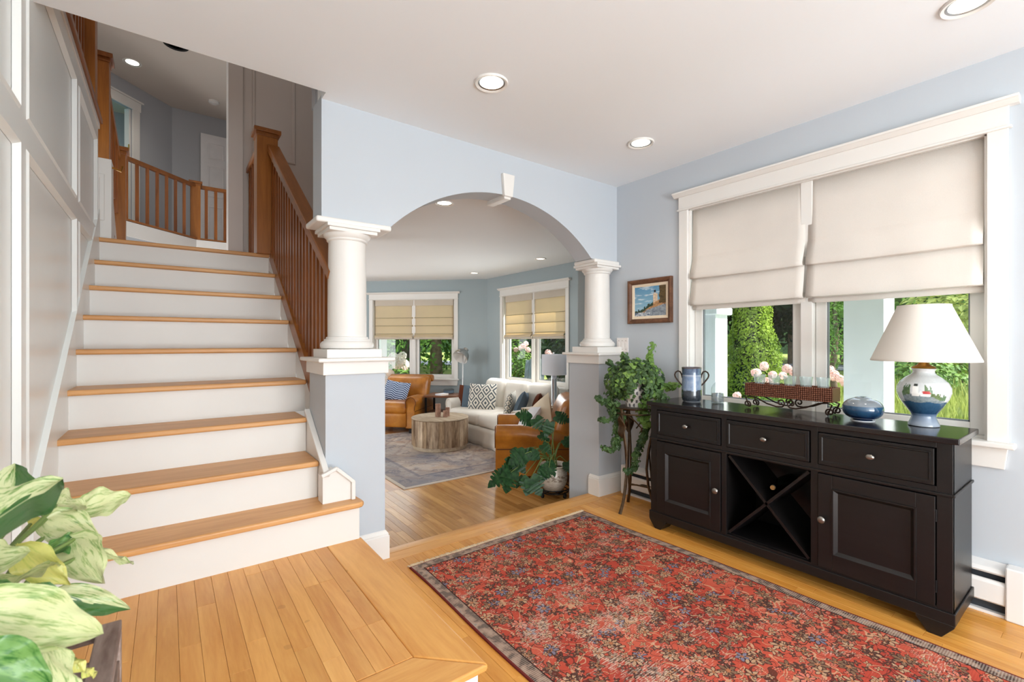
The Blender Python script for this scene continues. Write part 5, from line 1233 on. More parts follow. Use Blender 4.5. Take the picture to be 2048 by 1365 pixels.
# chrome reading lamp in the corner
v = thing('floor_lamp', 'chrome floor lamp with a dome head in the bay corner', 'floor lamp', (3.98, 6.72, ZL))
MB().lathe([(0.001, 0.0), (0.13, 0.0), (0.13, 0.012), (0.02, 0.02), (0.014, 0.03)], 28).build('lamp_foot', 'satin_nickel', v)
MB().tube([(0, 0, 0.02), (0, 0, 1.16), (0.02, 0.01, 1.20)], 0.012, 10).build('pole', 'satin_nickel', v)
hm = Matrix.Translation((-0.03, -0.02, 1.17)) @ Vector((SA * 0.42 + CA * 0.62, -CA * 0.42 + SA * 0.62, 0.66)).to_track_quat('Z', 'Y').to_matrix().to_4x4()
dh = MB().lathe([(0.135, -0.06), (0.137, -0.058), (0.130, -0.01), (0.108, 0.05), (0.066, 0.095), (0.045, 0.105), (0.044, 0.15), (0.02, 0.16), (0.0005, 0.161)], 32, caps=False).xf(hm).build('dome_head', 'satin_nickel', v)
MB().lathe([(0.0005, 0.088), (0.062, 0.088), (0.104, 0.045), (0.127, -0.01), (0.1345, -0.0598)], 32, caps=False).xf(hm).build('dome_liner', 'white_trim', dh)

# ================================================================== PLANTS
def pix_on(u, v, d): return pix(u, v, d)
# three legged bronze stand with ivy
ps = thing('plant_stand', 'tall bronze three legged plant stand beside the sideboard', 'plant stand', (2.665, 2.12, 0))
cx, cy = 2.665, 2.12
feet = [(2.535, 2.14), (2.78, 2.27), (2.74, 1.975)]
for fx, fy in feet:
    d = Vector((fx - cx, fy - cy, 0)); P = []
    for t_, r_ in ((0, 1.0), (0.1, 0.80), (0.25, 0.60), (0.42, 0.52), (0.6, 0.60), (0.8, 0.78), (1.0, 0.90)): P.append(d * r_ + Vector((0, 0, 0.735 * t_)))
    MB().tube(P, [0.012, 0.010, 0.009, 0.009, 0.009, 0.009, 0.010], 8).build('leg', 'bronze_metal', ps)
    q = d.normalized(); s_ = Vector((-q.y, q.x, 0))
    MB().tube([d * 0.80 + Vector((0, 0, 0.08)), d * 0.7 + Vector((0, 0, 0.25)) + s_ * 0.012, d * 0.62 + Vector((0, 0, 0.42)) + s_ * 0.014, d * 0.84 + Vector((0, 0, 0.66))], 0.006, 6).build('leg_strand', 'bronze_metal', ps)
    # leaf shaped ornament
    lf_ = MB(); lf_.grid(lambda a, b: tuple(d * (0.74 + 0.12 * a) + Vector((0, 0, 0.53 + 0.16 * a)) + s_ * ((b - 0.5) * 0.075 * math.sin(PI * min(1, a * 0.9 + 0.08))) + q * (0.014 + 0.01 * math.sin(a * 9))), 8, 4); lf_.build('leaf_ornament', 'bronze_metal', ps).modifiers.new('t', 'SOLIDIFY').thickness = 0.004
    MB().tube([d * 0.90 + Vector((0, 0, 0.72)), d * 0.4 + Vector((0, 0, 0.66)) + s_ * 0.05, d * 0.1 + s_ * 0.09 + Vector((0, 0, 0.60)), d * 0.0 + s_ * 0.07 + Vector((0, 0, 0.575))], 0.005, 6).build('scroll', 'bronze_metal', ps)
MB().tube([(0.125 * math.cos(R(i * 12)), 0.125 * math.sin(R(i * 12)), 0.70) for i in range(30)], 0.006, 6, True).build('ring', 'bronze_metal', ps)
MB().lathe([(0.001, 0.735), (0.135, 0.735), (0.138, 0.741), (0.001, 0.744)], 32).build('top_plate', 'bronze_metal', ps)
MB().tube([Vector((feet[1][0] - cx, feet[1][1] - cy, 0)) * 0.8 + Vector((0, 0, 0.14)), (0.05, 0.02, 0.17), (0.08, -0.06, 0.165), Vector((feet[2][0] - cx, feet[2][1] - cy, 0)) * 0.8 + Vector((0, 0, 0.14))], 0.006, 6).build('stretcher', 'bronze_metal', ps)
lf_ = MB(); lf_.grid(lambda a, b: (0.03 + 0.09 * a, 0.06 - 0.14 * a + (b - 0.5) * 0.05 * math.sin(PI * a), 0.17 + 0.006 * math.sin(a * 12)), 10, 4); lf_.build('leaf_ornament', 'bronze_metal', ps).modifiers.new('t', 'SOLIDIFY').thickness = 0.004
ivp = thing('ivy_plant', 'trailing green ivy in a patterned pot on the bronze stand', 'potted plant', (cx, cy, 0.744))
vcol('ivy_pot_glaze', 0.3)
fine = [(0.001, 0.0)] + [(0.058 + 0.022 * math.sin(t_ * PI * 0.62), t_ * 0.17) for t_ in [i / 40 for i in range(41)]] + [(0.078, 0.172), (0.075, 0.15), (0.001, 0.148)]
o = MB().lathe(fine, 90).build('pot', 'ivy_pot_glaze', ivp)
paint(o, lambda co: S(206, 200, 192) if (math.sin(math.atan2(co.y, co.x) * 12) * math.sin(co.z * 110)) < 0.25 else S(86, 82, 84))
def ivy_leaf_pts(centre, size):
    return centre, size
ivv = [[], []]; ivf = [[], []]
def ivy_leaf(p, n_, sz, grp):
    n_ = n_.normalized(); t_ = Matrix.Rotation(random.uniform(0, 6.28), 3, n_) @ n_.orthogonal().normalized(); b = n_.cross(t_); V = ivv[grp]; o = len(V)
    for (x, y, z) in ((-0.45, 0, 0), (-0.25, -0.42, 0.02), (0.12, -0.26, 0.06), (0.6, 0, -0.08), (0.12, 0.26, 0.06), (-0.25, 0.42, 0.02)): V.append(tuple(Vector(p) + t_ * x * sz + b * y * sz + n_ * z * sz))
    ivf[grp].extend([(o, o + 1, o + 2), (o, o + 2, o + 3), (o, o + 3, o + 4), (o, o + 4, o + 5)])
vines = MB()
def strand(P, n, rad, sz, grp=0, stem=True):
    P = [Vector(p) for p in P]; L = len(P) - 1
    if stem: vines.tube(P, 0.0022, 5)
    n = int(n * 2.3); sz *= 0.72; rad *= 1.25
    for i in range(n):
        t_ = random.random() * L; k = min(int(t_), L - 1); p = P[k].lerp(P[k + 1], t_ - k); d = rdir(); d2 = Vector((d.x, d.y, d.z * 0.7))
        p = p + d2 * rad * random.random() ** 0.5; nn = (d + Vector((-0.6, -0.6, 0.5)) * 0.8); ivy_leaf(p - Vector((cx, cy, 0.744)), nn, sz * random.uniform(0.7, 1.25), grp)
C0 = Vector((cx, cy, 0.94))
for i in range(1700):
    d = rdir(); p = C0 + Vector((d.x * 0.21, d.y * 0.21, d.z * 0.15 - 0.01)) * random.uniform(0.55, 1.0)
    fr = (p - C0).dot(Vector((-0.62, -0.5, -0.1)))
    u_ = (p.x * SA - p.y * CA); 
    if abs((p - C0).dot(Vector((SA, -CA, 0))) - 0.0) < 0.028 and fr > 0.0 and p.z < 0.93: continue
    ivy_leaf(p - Vector((cx, cy, 0.744)), d + Vector((-0.5, -0.5, 0.4)), 0.032 * random.uniform(0.7, 1.3), 0 if random.random() < 0.8 else 1)
D0 = 3.33
def pv(u, v, d=D0): return pix(u, v, d)
strand([pv(1252, 760), pv(1232, 745), pv(1222, 733), pv(1218, 722)], 40, 0.022, 0.036); strand([pv(1256, 755), pv(1252, 730), pv(1248, 708)], 55, 0.026, 0.038)
strand([pv(1268, 750), pv(1276, 728), pv(1275, 718)], 40, 0.022, 0.036, 1); strand([pv(1290, 750), pv(1299, 725), pv(1304, 688)], 80, 0.024, 0.036, 1)
strand([pv(1290, 760, 3.35), pv(1312, 770, 3.3), pv(1332, 775, 3.25), pv(1352, 772, 3.22)], 70, 0.03, 0.045, 1); strand([pv(1300, 770), pv(1320, 792, 3.2), pv(1330, 800, 3.15)], 60, 0.03, 0.04, 0)
strand([pv(1290, 745), pv(1310, 760), pv(1312, 790, 3.2)], 110, 0.045, 0.044, 0)
strand([pv(1240, 770), pv(1222, 790), pv(1228, 820), pv(1240, 835)], 150, 0.05, 0.042); strand([pv(1228, 815), pv(1210, 805), pv(1195, 797)], 60, 0.026, 0.038); strand([pv(1236, 835), pv(1212, 842), pv(1200, 838)], 50, 0.022, 0.036)
strand([pv(1240, 835), pv(1236, 865), pv(1232, 895)], 90, 0.032, 0.04); strand([pv(1234, 890), pv(1220, 902), pv(1205, 895)], 50, 0.02, 0.036); 
strand([pv(1288, 800, 3.25), pv(1286, 830, 3.22), pv(1290, 850, 3.2)], 110, 0.04, 0.04, 1); strand([pv(1293, 850, 3.25), pv(1288, 872, 3.25), pv(1280, 892, 3.25), pv(1272, 915, 3.25)], 100, 0.026, 0.04)
strand([pv(1274, 910, 3.25), pv(1270, 935, 3.25), pv(1258, 945, 3.25), pv(1250, 940, 3.25)], 70, 0.024, 0.036)
for g, mt, nm in ((0, 'ivy_leaf', 'foliage'), (1, 'ivy_light', 'new_growth')):
    me = bpy.data.meshes.new(nm); me.from_pydata(ivv[g], [], ivf[g]); me.update(); me.materials.append(MATS[mt]); o = link(nm, me, ivp); o['kind'] = 'stuff'
vines.v = [(p[0] - cx, p[1] - cy, p[2] - 0.744) for p in vines.v]; vines.build('vines', 'ivy_stem', ivp)['kind'] = 'stuff'

# philodendron on a wheeled caddy
pc = thing('plant_caddy', 'round black wire plant caddy on small wheels', 'plant caddy', (2.80, 3.13, ZL))
for r_, z_ in ((0.135, 0.055), (0.09, 0.052), (0.145, 0.085)): MB().tube([(r_ * math.cos(R(i * 12)), r_ * math.sin(R(i * 12)), z_) for i in range(30)], 0.005, 6, True).build('wire_ring', 'black_metal', pc)
m = MB()
for i in range(6): a = R(i * 60 + 10); m.tube([(0, 0, 0.052), (0.135 * math.cos(a), 0.135 * math.sin(a), 0.055), (0.146 * math.cos(a), 0.146 * math.sin(a), 0.085)], 0.004, 5)
m.build('spokes', 'black_metal', pc)
for i in range(3):
    a = R(i * 120 - 70); w_ = MB().lathe([(0.006, -0.009), (0.02, -0.009), (0.022, -0.006), (0.022, 0.006), (0.02, 0.009), (0.006, 0.009)], 16).xf(Matrix.Translation((0.115 * math.cos(a), 0.115 * math.sin(a), 0.022)) @ Matrix.Rotation(a, 4, 'Z') @ Matrix.Rotation(R(90), 4, 'Y')).build('wheel', 'black_rubber', pc)
    MB().tube([(0.115 * math.cos(a), 0.115 * math.sin(a), 0.030), (0.115 * math.cos(a), 0.115 * math.sin(a), 0.053)], 0.006, 6).build('wheel_fork', 'black_metal', pc)
ph = thing('philodendron', 'lobed leaf philodendron in a pale glazed pot behind the step', 'potted plant', (2.80, 3.13, ZL + 0.06))
k = N('cream_glaze'); x, y, z = k.sep(k.coord()); nz = k.noise(k.map(k.coord(), (6, 6, 14)), 6, 3)
band = k.math('LESS_THAN', k.math('ABSOLUTE', k.math('SUBTRACT', z, 0.125)), 0.03)
col = k.ramp(nz, [(0.35, S(186, 174, 158)), (0.65, S(206, 196, 182))]); col = k.mix(k.math('MULTIPLY', band, k.math('GREATER_THAN', nz, 0.52)), col, S(140, 124, 110)); k.base(col, 0.25); MATS['cream_glaze'] = k.m
MB().lathe([(0.001, 0.0), (0.078, 0.0), (0.088, 0.008), (0.116, 0.06), (0.128, 0.12), (0.122, 0.165), (0.104, 0.195), (0.104, 0.205), (0.122, 0.222), (0.128, 0.226), (0.126, 0.232), (0.112, 0.228), (0.098, 0.205), (0.098, 0.195)], 40).build('pot', 'cream_glaze', ph)
MB().lathe([(0.098, 0.196), (0.05, 0.202), (0.001, 0.205)], 24).build('soil', 'soil', ph)
def lobed_leaf(seed, n=5):
    rg = random.Random(seed); m = MB(); out = [(0.0, 0.0)]
    lob = []
    for i in range(1, n + 1):
        t_ = i / (n + 0.5); y = 0.10 + 0.78 * t_; w = 0.36 * math.sin(PI * min(1, 0.25 + 0.72 * t_)) + 0.08; lob.append((y, w))
    right = [(0.02, 0.0), (0.22, -0.16), (0.34, -0.10)]
    for i, (y, w) in enumerate(lob):
        right += [(w * 0.97, y - 0.02), (w * 1.12, y + 0.05), (w * 0.90, y + 0.085)]
        if i < n - 1: right += [(w * 0.26, y + 0.07)]
    right += [(0.12, 0.97), (0.0, 1.08)]
    def zz(x, y): return 0.10 * abs(x) - 0.22 * y * y - 0.35 * x * x + 0.02 * math.sin(y * 22)
    mid = [(0.0, y) for x, y in right]
    V = []; Fc = []
    for sg in (-1, 1):
        o = len(V)
        for (x, y), (mx_, my) in zip(right, mid): V += [(0.0, min(1.08, max(0, my)), zz(0, my)), (sg * x, y, zz(x, y))]
        for i in range(len(right) - 1):
            a_ = o + 2 * i; q = (a_, a_ + 1, a_ + 3, a_ + 2); Fc.append(q if sg < 0 else q[::-1])
    m.add(V, Fc, True); return m.mesh('leaf', 'philodendron_leaf')
pleaf = [lobed_leaf(s_, n_) for s_, n_ in ((1, 5), (2, 4), (3, 6))]
def plant_leaf(me, parent, base, tip, nrm, wid=1.0, name='leaf'):
    base, tip = Vector(base), Vector(tip); d = tip - base; L = d.length / 1.05; y = d.normalized(); nrm = Vector(nrm); z = (nrm - y * nrm.dot(y)).normalized(); x = y.cross(z)
    M = Matrix((x * L * wid, y * L, z * L)).transposed().to_4x4(); M.translation = base; o = link(name, me, parent); o.matrix_local = M; return o
po_ = ph.location
def P4(u, v, d): return pix(u, v, d) - po_
croot = Vector((0.0, 0.0, 0.21))
cam_n = Vector((-CA, -SA, 0.25))
PL = [ # base(u,v), tip(u,v), depth, width
    ((1061, 840), (1036, 826), 4.12, 1.5), ((1070, 838), (1086, 858), 4.05, 1.4), ((1100, 845), (1092, 876), 4.0, 0.95), ((1112, 832), (1142, 842), 4.15, 1.1), ((1080, 870), (1098, 880), 4.1, 1.0),
    ((1062, 905), (1080, 918), 3.95, 1.5), ((1050, 908), (1020, 926), 3.9, 1.3), ((1040, 930), (1016, 918), 3.95, 1.3), ((1030, 920), (1050, 945), 3.9, 1.2), ((1018, 944), (976, 968), 3.85, 1.1), ((1022, 945), (1010, 985), 3.8, 1.3), ((1032, 940), (1000, 940), 3.9, 1.2),
    ((1060, 958), (1054, 988), 3.75, 1.5), ((1062, 958), (1082, 990), 3.72, 1.4), ((1090, 938), (1085, 962), 3.85, 1.3), ((1098, 935), (1078, 955), 3.83, 1.4), ((1100, 925), (1112, 952), 3.9, 0.9),
    ((1128, 880), (1146, 895), 4.1, 1.2), ((1134, 925), (1142, 945), 4.1, 1.2), ((1085, 890), (1100, 905), 4.0, 1.0), ((1070, 912), (1050, 902), 4.0, 1.2), ((1046, 955), (1032, 975), 3.8, 0.9), ((1036, 900), (1022, 912), 4.05, 1.3), ((1138, 872), (1150, 884), 4.2, 1.0)]
rg = random.Random(12); stems = []
for i, ((bu, bv), (tu, tv), dd, wd) in enumerate(PL):
    b, t_ = P4(bu, bv, dd), P4(tu, tv, dd - 0.06 + rg.uniform(-0.04, 0.04))
    nn = cam_n + Vector((rg.uniform(-0.4, 0.4), rg.uniform(-0.4, 0.4), 0.5)); plant_leaf(pleaf[i % 3], ph, b, t_, nn, wd * 0.92)
    c0 = croot + Vector((rg.uniform(-0.03, 0.03), rg.uniform(-0.03, 0.03), 0)); mid = c0.lerp(b, 0.5) + Vector((0, 0, 0.06 + 0.2 * (b - c0).to_2d().length * 0.6))
    MB().tube([c0, c0.lerp(mid, 0.55) + Vector((0, 0, 0.03)), mid, b], [0.005, 0.0045, 0.004, 0.003], 6).build('stem', 'philodendron_stem', ph)

# foreground pothos in a wooden crate stand
cr = thing('crate_stand', 'rustic slatted wooden crate stand in the near corner', 'plant stand', (-0.215, 0.80, 0))
cx0, cx1, cy0, cy1, czt = -0.16, 0.155, -0.20, 0.205, 0.74
for x in (cx0 + 0.012, cx1 - 0.012):
    for y in (cy0 + 0.012, cy1 - 0.012): MB().box(x - 0.012, x + 0.012, y - 0.012, y + 0.012, 0.0, czt - 0.018).build('corner_post', 'crate_wood', cr, 0.002)
MB().box(cx1 - 0.030, cx1, cy0, cy1, czt - 0.018, czt).build('rim_board', 'crate_wood', cr, 0.002); MB().box(cx0, cx0 + 0.030, cy0, cy1, czt - 0.018, czt).build('rim_board', 'crate_wood', cr, 0.002)
MB().box(cx0 + 0.03, cx1 - 0.03, cy1 - 0.022, cy1, czt - 0.018, czt).build('rim_board', 'crate_wood', cr, 0.002); MB().box(cx0 + 0.03, cx1 - 0.03, cy0, cy0 + 0.022, czt - 0.018, czt).build('rim_board', 'crate_wood', cr, 0.002)
for z_ in (0.60, 0.47, 0.34, 0.21, 0.08):
    MB().box(cx1 - 0.010, cx1 - 0.001, cy0 + 0.025, cy1 - 0.025, z_, z_ + 0.085).build('slat', 'crate_wood', cr, 0.001); MB().box(cx0 + 0.001, cx0 + 0.010, cy0 + 0.025, cy1 - 0.025, z_, z_ + 0.085).build('slat', 'crate_wood', cr, 0.001)
    MB().box(cx0 + 0.025, cx1 - 0.025, cy1 - 0.010, cy1 - 0.001, z_, z_ + 0.085).build('slat', 'crate_wood', cr, 0.001)
MB().box(cx0 + 0.012, cx1 - 0.012, cy0 + 0.012, cy1 - 0.012, 0.48, 0.50).build('shelf', 'crate_wood', cr)
pt = thing('pothos', 'marbled cream and green pothos in a blue patterned pot', 'potted plant', (-0.235, 0.815, 0.50))
vcol('pothos_pot_glaze', 0.3)
fine = [(0.001, 0.0)] + [(0.088 + 0.034 * t_, 0.26 * t_) for t_ in [i / 60 for i in range(61)]] + [(0.128, 0.262), (0.128, 0.285), (0.118, 0.285), (0.116, 0.25), (0.001, 0.248)]
o = MB().lathe(fine, 120).build('pot', 'pothos_pot_glaze', pt)
paint(o, lambda co: (S(60, 84, 120) if (math.sin(math.atan2(co.y, co.x) * 20 + co.z * 160) > 0.15 and abs(math.sin(co.z * 60)) > 0.25) else S(206, 214, 224)))
MB().lathe([(0.116, 0.251), (0.001, 0.258)], 24).build('soil', 'soil', pt)
def pothos_mat(name, pale, mid, dark, green):
    k = N(name); u, v, _ = k.sep(k.coord('UV'))
    sv = k.n('ShaderNodeCombineXYZ', {0: k.math('ADD', u, k.math('MULTIPLY', k.rnd(), 40.0)), 1: k.math('MULTIPLY', k.math('ADD', v, k.math('MULTIPLY', k.math('ABSOLUTE', k.math('SUBTRACT', v, 0.5)), 0.0)), 1.0), 2: k.rnd()}).outputs[0]
    sh = k.math('SUBTRACT', u, k.math('MULTIPLY', k.math('ABSOLUTE', k.math('SUBTRACT', v, 0.5)), 0.9))
    q = k.n('ShaderNodeCombineXYZ', {0: k.math('MULTIPLY', sh, 2.2), 1: k.math('MULTIPLY', v, 7.0), 2: k.math('MULTIPLY', k.rnd(), 30.0)}).outputs[0]
    n1 = k.noise(q, 1.6, 4, 0.65); n2 = k.noise(k.map(q, (0.5, 0.3, 1)), 1.3, 2)
    col = k.ramp(n1, [(0.26, dark), (0.38, mid), (0.50, pale), (0.8, pale)])
    side = k.math('GREATER_THAN', k.math('ADD', k.math('SUBTRACT', v, 0.5), k.math('MULTIPLY', k.math('SUBTRACT', n2, 0.5), 0.8)), 0.06)
    col = k.mix(k.math('MULTIPLY', side, green), col, dark)
    rib = k.math('LESS_THAN', k.math('ABSOLUTE', k.math('SUBTRACT', v, 0.5)), 0.012); col = k.mix(k.math('MULTIPLY', rib, 0.5), col, pale)
    k.base(col, 0.32, 0, 0.45); tr = k.n('ShaderNodeBsdfTranslucent', {'Color': col}).outputs[0]
    mx = k.n('ShaderNodeMixShader', {0: 0.25}); k.t.links.new(k.b.outputs[0], mx.inputs[1]); k.t.links.new(tr, mx.inputs[2]); k.t.links.new(mx.outputs[0], k.out.inputs[0]); MATS[name] = k.m
pothos_mat('pothos_pale', S(206, 210, 158), S(150, 172, 104), S(82, 124, 62), 0.15)
pothos_mat('pothos_half', S(204, 208, 160), S(120, 156, 84), S(38, 92, 34), 0.92)
pothos_mat('pothos_lime', S(214, 210, 120), S(190, 196, 100), S(150, 172, 70), 0.1)
pothos_mat('pothos_green', S(110, 150, 80), S(60, 112, 48), S(30, 84, 34), 0.4)
def pothos_leaf(base, tip, width, roll, fold, droop, mat, dt=0.0):
    base, tip = Vector(base), Vector(tip); d = tip - base; L = d.length; y = d.normalized()
    nrm = (Vector((-0.30, -0.75, 0.75))); z = (nrm - y * nrm.dot(y)).normalized(); z = Matrix.Rotation(roll, 3, y) @ z; x = y.cross(z); nu, nv = 14, 10; V = []; UV = []
    for i in range(nu + 1):
        t_ = i / nu; w = width / 2 * (math.sin(PI * t_ ** 0.62) ** 0.8 if 0 < t_ < 1 else 0.0) * (1 - 0.1 * t_)
        for j in range(nv + 1):
            s_ = 2 * j / nv - 1; bk = -0.10 * L * (abs(s_) ** 1.6) * max(0, 1 - t_ * 5)
            h = -droop * L * (t_ ** 2 - t_ * 0.9) * 1.0 + fold * abs(s_) * w + 0.006 * math.sin(t_ * 14 + s_ * 5) * abs(s_)
            V.append(tuple(base + y * (t_ * L + bk) + x * (s_ * w) + z * h)); UV.append((t_, j / nv))
    Fc = [(i * (nv + 1) + j, (i + 1) * (nv + 1) + j, (i + 1) * (nv + 1) + j + 1, i * (nv + 1) + j + 1) for i in range(nu) for j in range(nv)]
    me = bpy.data.meshes.new('leaf'); me.from_pydata([tuple(Vector(p) - pt.location) for p in V], [], Fc); me.update(); me.polygons.foreach_set('use_smooth', [True] * len(Fc)); me.materials.append(MATS[mat])
    uv = me.uv_layers.new(name='UVMap')
    for l in me.loops: uv.data[l.index].uv = UV[l.vertex_index]
    o = link('leaf', me, pt); return o
def PLf(b, t_, w, mat, roll=0, fold=0.25, droop=0.15):
    bp, tp = pix(*b), pix(*t_); d = (b[2] + t_[2]) / 2
    pothos_leaf(bp, tp, w / F_PX * d, R(roll), fold, droop, mat)
    root = pt.location + Vector((random.uniform(-0.04, 0.04), random.uniform(-0.04, 0.04), 0.255)); mid = root.lerp(bp, 0.55) + Vector((0, 0, 0.05))
    m = MB(); m.tube([root, mid, bp], [0.004, 0.0035, 0.003], 6); m.v = [tuple(Vector(p) - pt.location) for p in m.v]; m.build('stem', 'philodendron_stem', pt)
PLf((-70, 1085, 0.50), (126, 957, 0.62), 150, 'pothos_half', 8, 0.30, 0.12)
PLf((20, 1045, 0.66), (31, 928, 0.70), 118, 'pothos_half', -10, 0.35, 0.05)
PLf((-40, 1010, 0.72), (60, 965, 0.74), 60, 'pothos_pale', 0, 0.2, 0.1)
PLf((72, 985, 0.80), (112, 972, 0.86), 50, 'pothos_pale', 10)
PLf((112, 1012, 0.76), (172, 1012, 0.80), 84, 'pothos_pale', -14, 0.2, 0.25)
PLf((162, 1022, 0.80), (262, 990, 0.86), 66, 'pothos_pale', 12, 0.25, 0.18)
PLf((92, 1040, 0.74), (200, 1086, 0.76), 74, 'pothos_pale', -8, 0.2, 0.3)
PLf((60, 1050, 0.78), (140, 1062, 0.80), 44, 'pothos_lime', -30)
PLf((70, 1094, 0.72), (30, 1160, 0.70), 56, 'pothos_lime', 20)
PLf((42, 1096, 0.62), (140, 1172, 0.64), 66, 'pothos_lime', 14, 0.3, 0.35)
PLf((100, 1100, 0.70), (186, 1078, 0.74), 46, 'pothos_green', 0, 0.2, 0.15)
PLf((148, 1080, 0.72), (206, 1168, 0.70), 82, 'pothos_pale', 10, 0.15, 0.25)
PLf((196, 1098, 0.74), (268, 1128, 0.80), 16, 'pothos_pale', 60, 0.2, 0.2)
PLf((-40, 1210, 0.52), (122, 1122, 0.64), 82, 'pothos_pale', -10, 0.25, 0.1)
PLf((-60, 1130, 0.55), (60, 1104, 0.60), 70, 'pothos_pale', 20)
PLf((-60, 1215, 0.50), (112, 1176, 0.58), 92, 'pothos_green', -22, 0.25, 0.12)
PLf((-70, 1225, 0.46), (208, 1268, 0.55), 128, 'pothos_pale', 0, 0.12, 0.22)
PLf((112, 1186, 0.64), (262, 1220, 0.70), 54, 'pothos_half', 16, 0.35, 0.25)
PLf((70, 1292, 0.56), (136, 1276, 0.60), 46, 'pothos_green', 10)
PLf((-80, 1330, 0.42), (104, 1372, 0.46), 130, 'pothos_green', 5, 0.2, 0.2)
PLf((90, 1300, 0.50), (160, 1420, 0.50), 80, 'pothos_pale', 20, 0.2, 0.2)
PLf((150, 1322, 0.56), (192, 1352, 0.58), 18, 'pothos_lime', 40, 0.2, 0.3)

# ================================================================== OUTDOORS
def gz(x, y):
    r = math.hypot(x - 3, y - 3); z = -0.5
    if r > 5: z += (min(r, 26) - 5) * 0.05
    if r > 26: z += (r - 26) * 0.45
    return z
def terrain(name, r0, r1, nr, mat, label, cat):
    m = MB(); na = 48
    m.grid(lambda a, b: (lambda x, y: (x, y, gz(x, y)))(3 + (r0 + (r1 - r0) * b) * math.cos(R(-70 + 210 * a)), 3 + (r0 + (r1 - r0) * b) * math.sin(R(-70 + 210 * a))), na, nr)
    return tag(m.build(name, mat), label, cat, None, 'structure')
terrain('ground_lawn', 0.2, 26, 30, 'lawn', 'sunlit lawn outside the windows', 'lawn')
terrain('ground_hill', 26, 62, 12, 'woodland_floor', 'dark wooded hillside beyond the lawn', 'hillside')
m = MB(); m.grid(lambda a, b: (lambda x, y: (x, y, gz(x, y) + 0.03))(3 + (17.5 + 2.2 * b) * math.cos(R(-50 + 130 * a)), 3 + (17.5 + 2.2 * b) * math.sin(R(-50 + 130 * a))), 40, 2)
tag(m.build('road', 'road_grey'), 'grey road crossing beyond the lawn', 'road', None, 'structure')
tag(MB().box(XW + 0.16, 3.95, -3.0, 2.75, -0.5, -0.12).build('porch_floor', 'porch_white'), 'white porch floor outside the front window', 'porch', None, 'structure')
tag(MB().box(XW + 0.16, 4.15, -3.2, 2.8, 2.72, 2.9).build('roof_porch', 'porch_white'), 'white porch roof above the front window', 'porch roof', None, 'structure')
def post(label, x0, y0, w, z0, z1, cap):
    t = thing('porch_post', label, 'porch post', (x0 + w / 2, y0 + w / 2, z0), 0, 'square white porch posts'); h = w / 2
    MB().box(-h, h, -h, h, 0.0, z1 - z0).build('post_shaft', 'porch_white', t, 0.004); MB().box(-h - 0.02, h + 0.02, -h - 0.02, h + 0.02, 0, 0.18).build('post_base', 'porch_white', t, 0.004)
    if cap: MB().box(-h - 0.03, h + 0.03, -h - 0.03, h + 0.03, cap - z0, cap + 0.06 - z0).build('post_capital', 'porch_white', t, 0.01)
    return t
post('square white porch post outside behind the lamp', 3.62, 0.938, 0.218, -0.12, 2.72, 2.4)
post('square white porch post outside beside the cone shaped evergreen', 3.64, 2.066, 0.19, -0.12, 2.72, 1.43)
post('square white porch post outside the bay window', 3.44, 9.0, 0.12, gz(3.44, 9.0), 2.6, None)

# cone shaped evergreen
def arbor(label, x, y, h, r0):
    t = thing('arborvitae', label, 'evergreen', (x, y, gz(x, y)))
    pts = []
    for i in range(30000):
        k = random.random() ** 1.4; z = 0.1 + k * h; rr_ = r0 * (1 - k) * (0.92 + 0.1 * math.sin(z * 9)); a = random.uniform(0, 2 * PI); q = random.uniform(0.72, 1.03) + 0.05 * math.sin(a * 7 + z * 5)
        pts.append(((rr_ * q * math.cos(a), rr_ * q * math.sin(a), z), (math.cos(a) + random.uniform(-0.6, 0.6), math.sin(a) + random.uniform(-0.6, 0.6), random.uniform(-0.3, 0.7)), random.uniform(0.022, 0.05), 0.5))
    link('foliage', mesh_cloud('foliage', 'arborvitae_leaf', pts), t)['kind'] = 'stuff'
    MB().tube([(0, 0, 0), (0, 0, h * 0.6)], 0.05, 8).build('trunk', 'bark', t)
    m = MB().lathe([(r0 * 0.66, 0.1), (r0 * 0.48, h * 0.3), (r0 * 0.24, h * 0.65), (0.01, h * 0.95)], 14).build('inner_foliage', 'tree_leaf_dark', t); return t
arbor('tall cone shaped evergreen lit by the sun outside the front window', 5.57, 2.71, 3.5, 0.53)

def bush(name, label, x, y, h, r, mat, n, lsz, heads, hmat, hr=0.075, cat='shrub'):
    z0 = gz(x, y); t = thing(name, label, cat, (x, y, z0)); pts = []
    for i in range(n):
        d = rdir(); q = random.uniform(0.55, 1.0); p = (d.x * r * q, d.y * r * q, h * 0.5 + d.z * h * 0.5 * q); pts.append((p, (d.x, d.y, d.z + 0.4), lsz * random.uniform(0.6, 1.3), 0.6))
    link('foliage', mesh_cloud('foliage', mat, pts), t)['kind'] = 'stuff'
    MB().tube([(0, 0, 0), (0.02, 0, h * 0.5)], 0.02, 6).tube([(0.03, 0.02, 0), (0.12, 0.08, h * 0.5)], 0.015, 6).tube([(-0.03, 0, 0), (-0.12, 0.05, h * 0.5)], 0.015, 6).build('stems', 'bark', t)
    if heads:
        me = None
        for (px_, py, pz) in heads:
            if me is None:
                fp = []
                for i in range(170):
                    d = rdir(); fp.append((d * hr * random.uniform(0.8, 1.0), d, hr * 0.42, 0.9))
                me = mesh_cloud('flower_head', hmat, fp)
            s_ = random.uniform(0.8, 1.2); link('flower_head', me, t, (px_ - x, py - y, pz - z0), (random.uniform(0, 6), random.uniform(0, 6), 0), (s_, s_, s_ * 0.85))
    return t
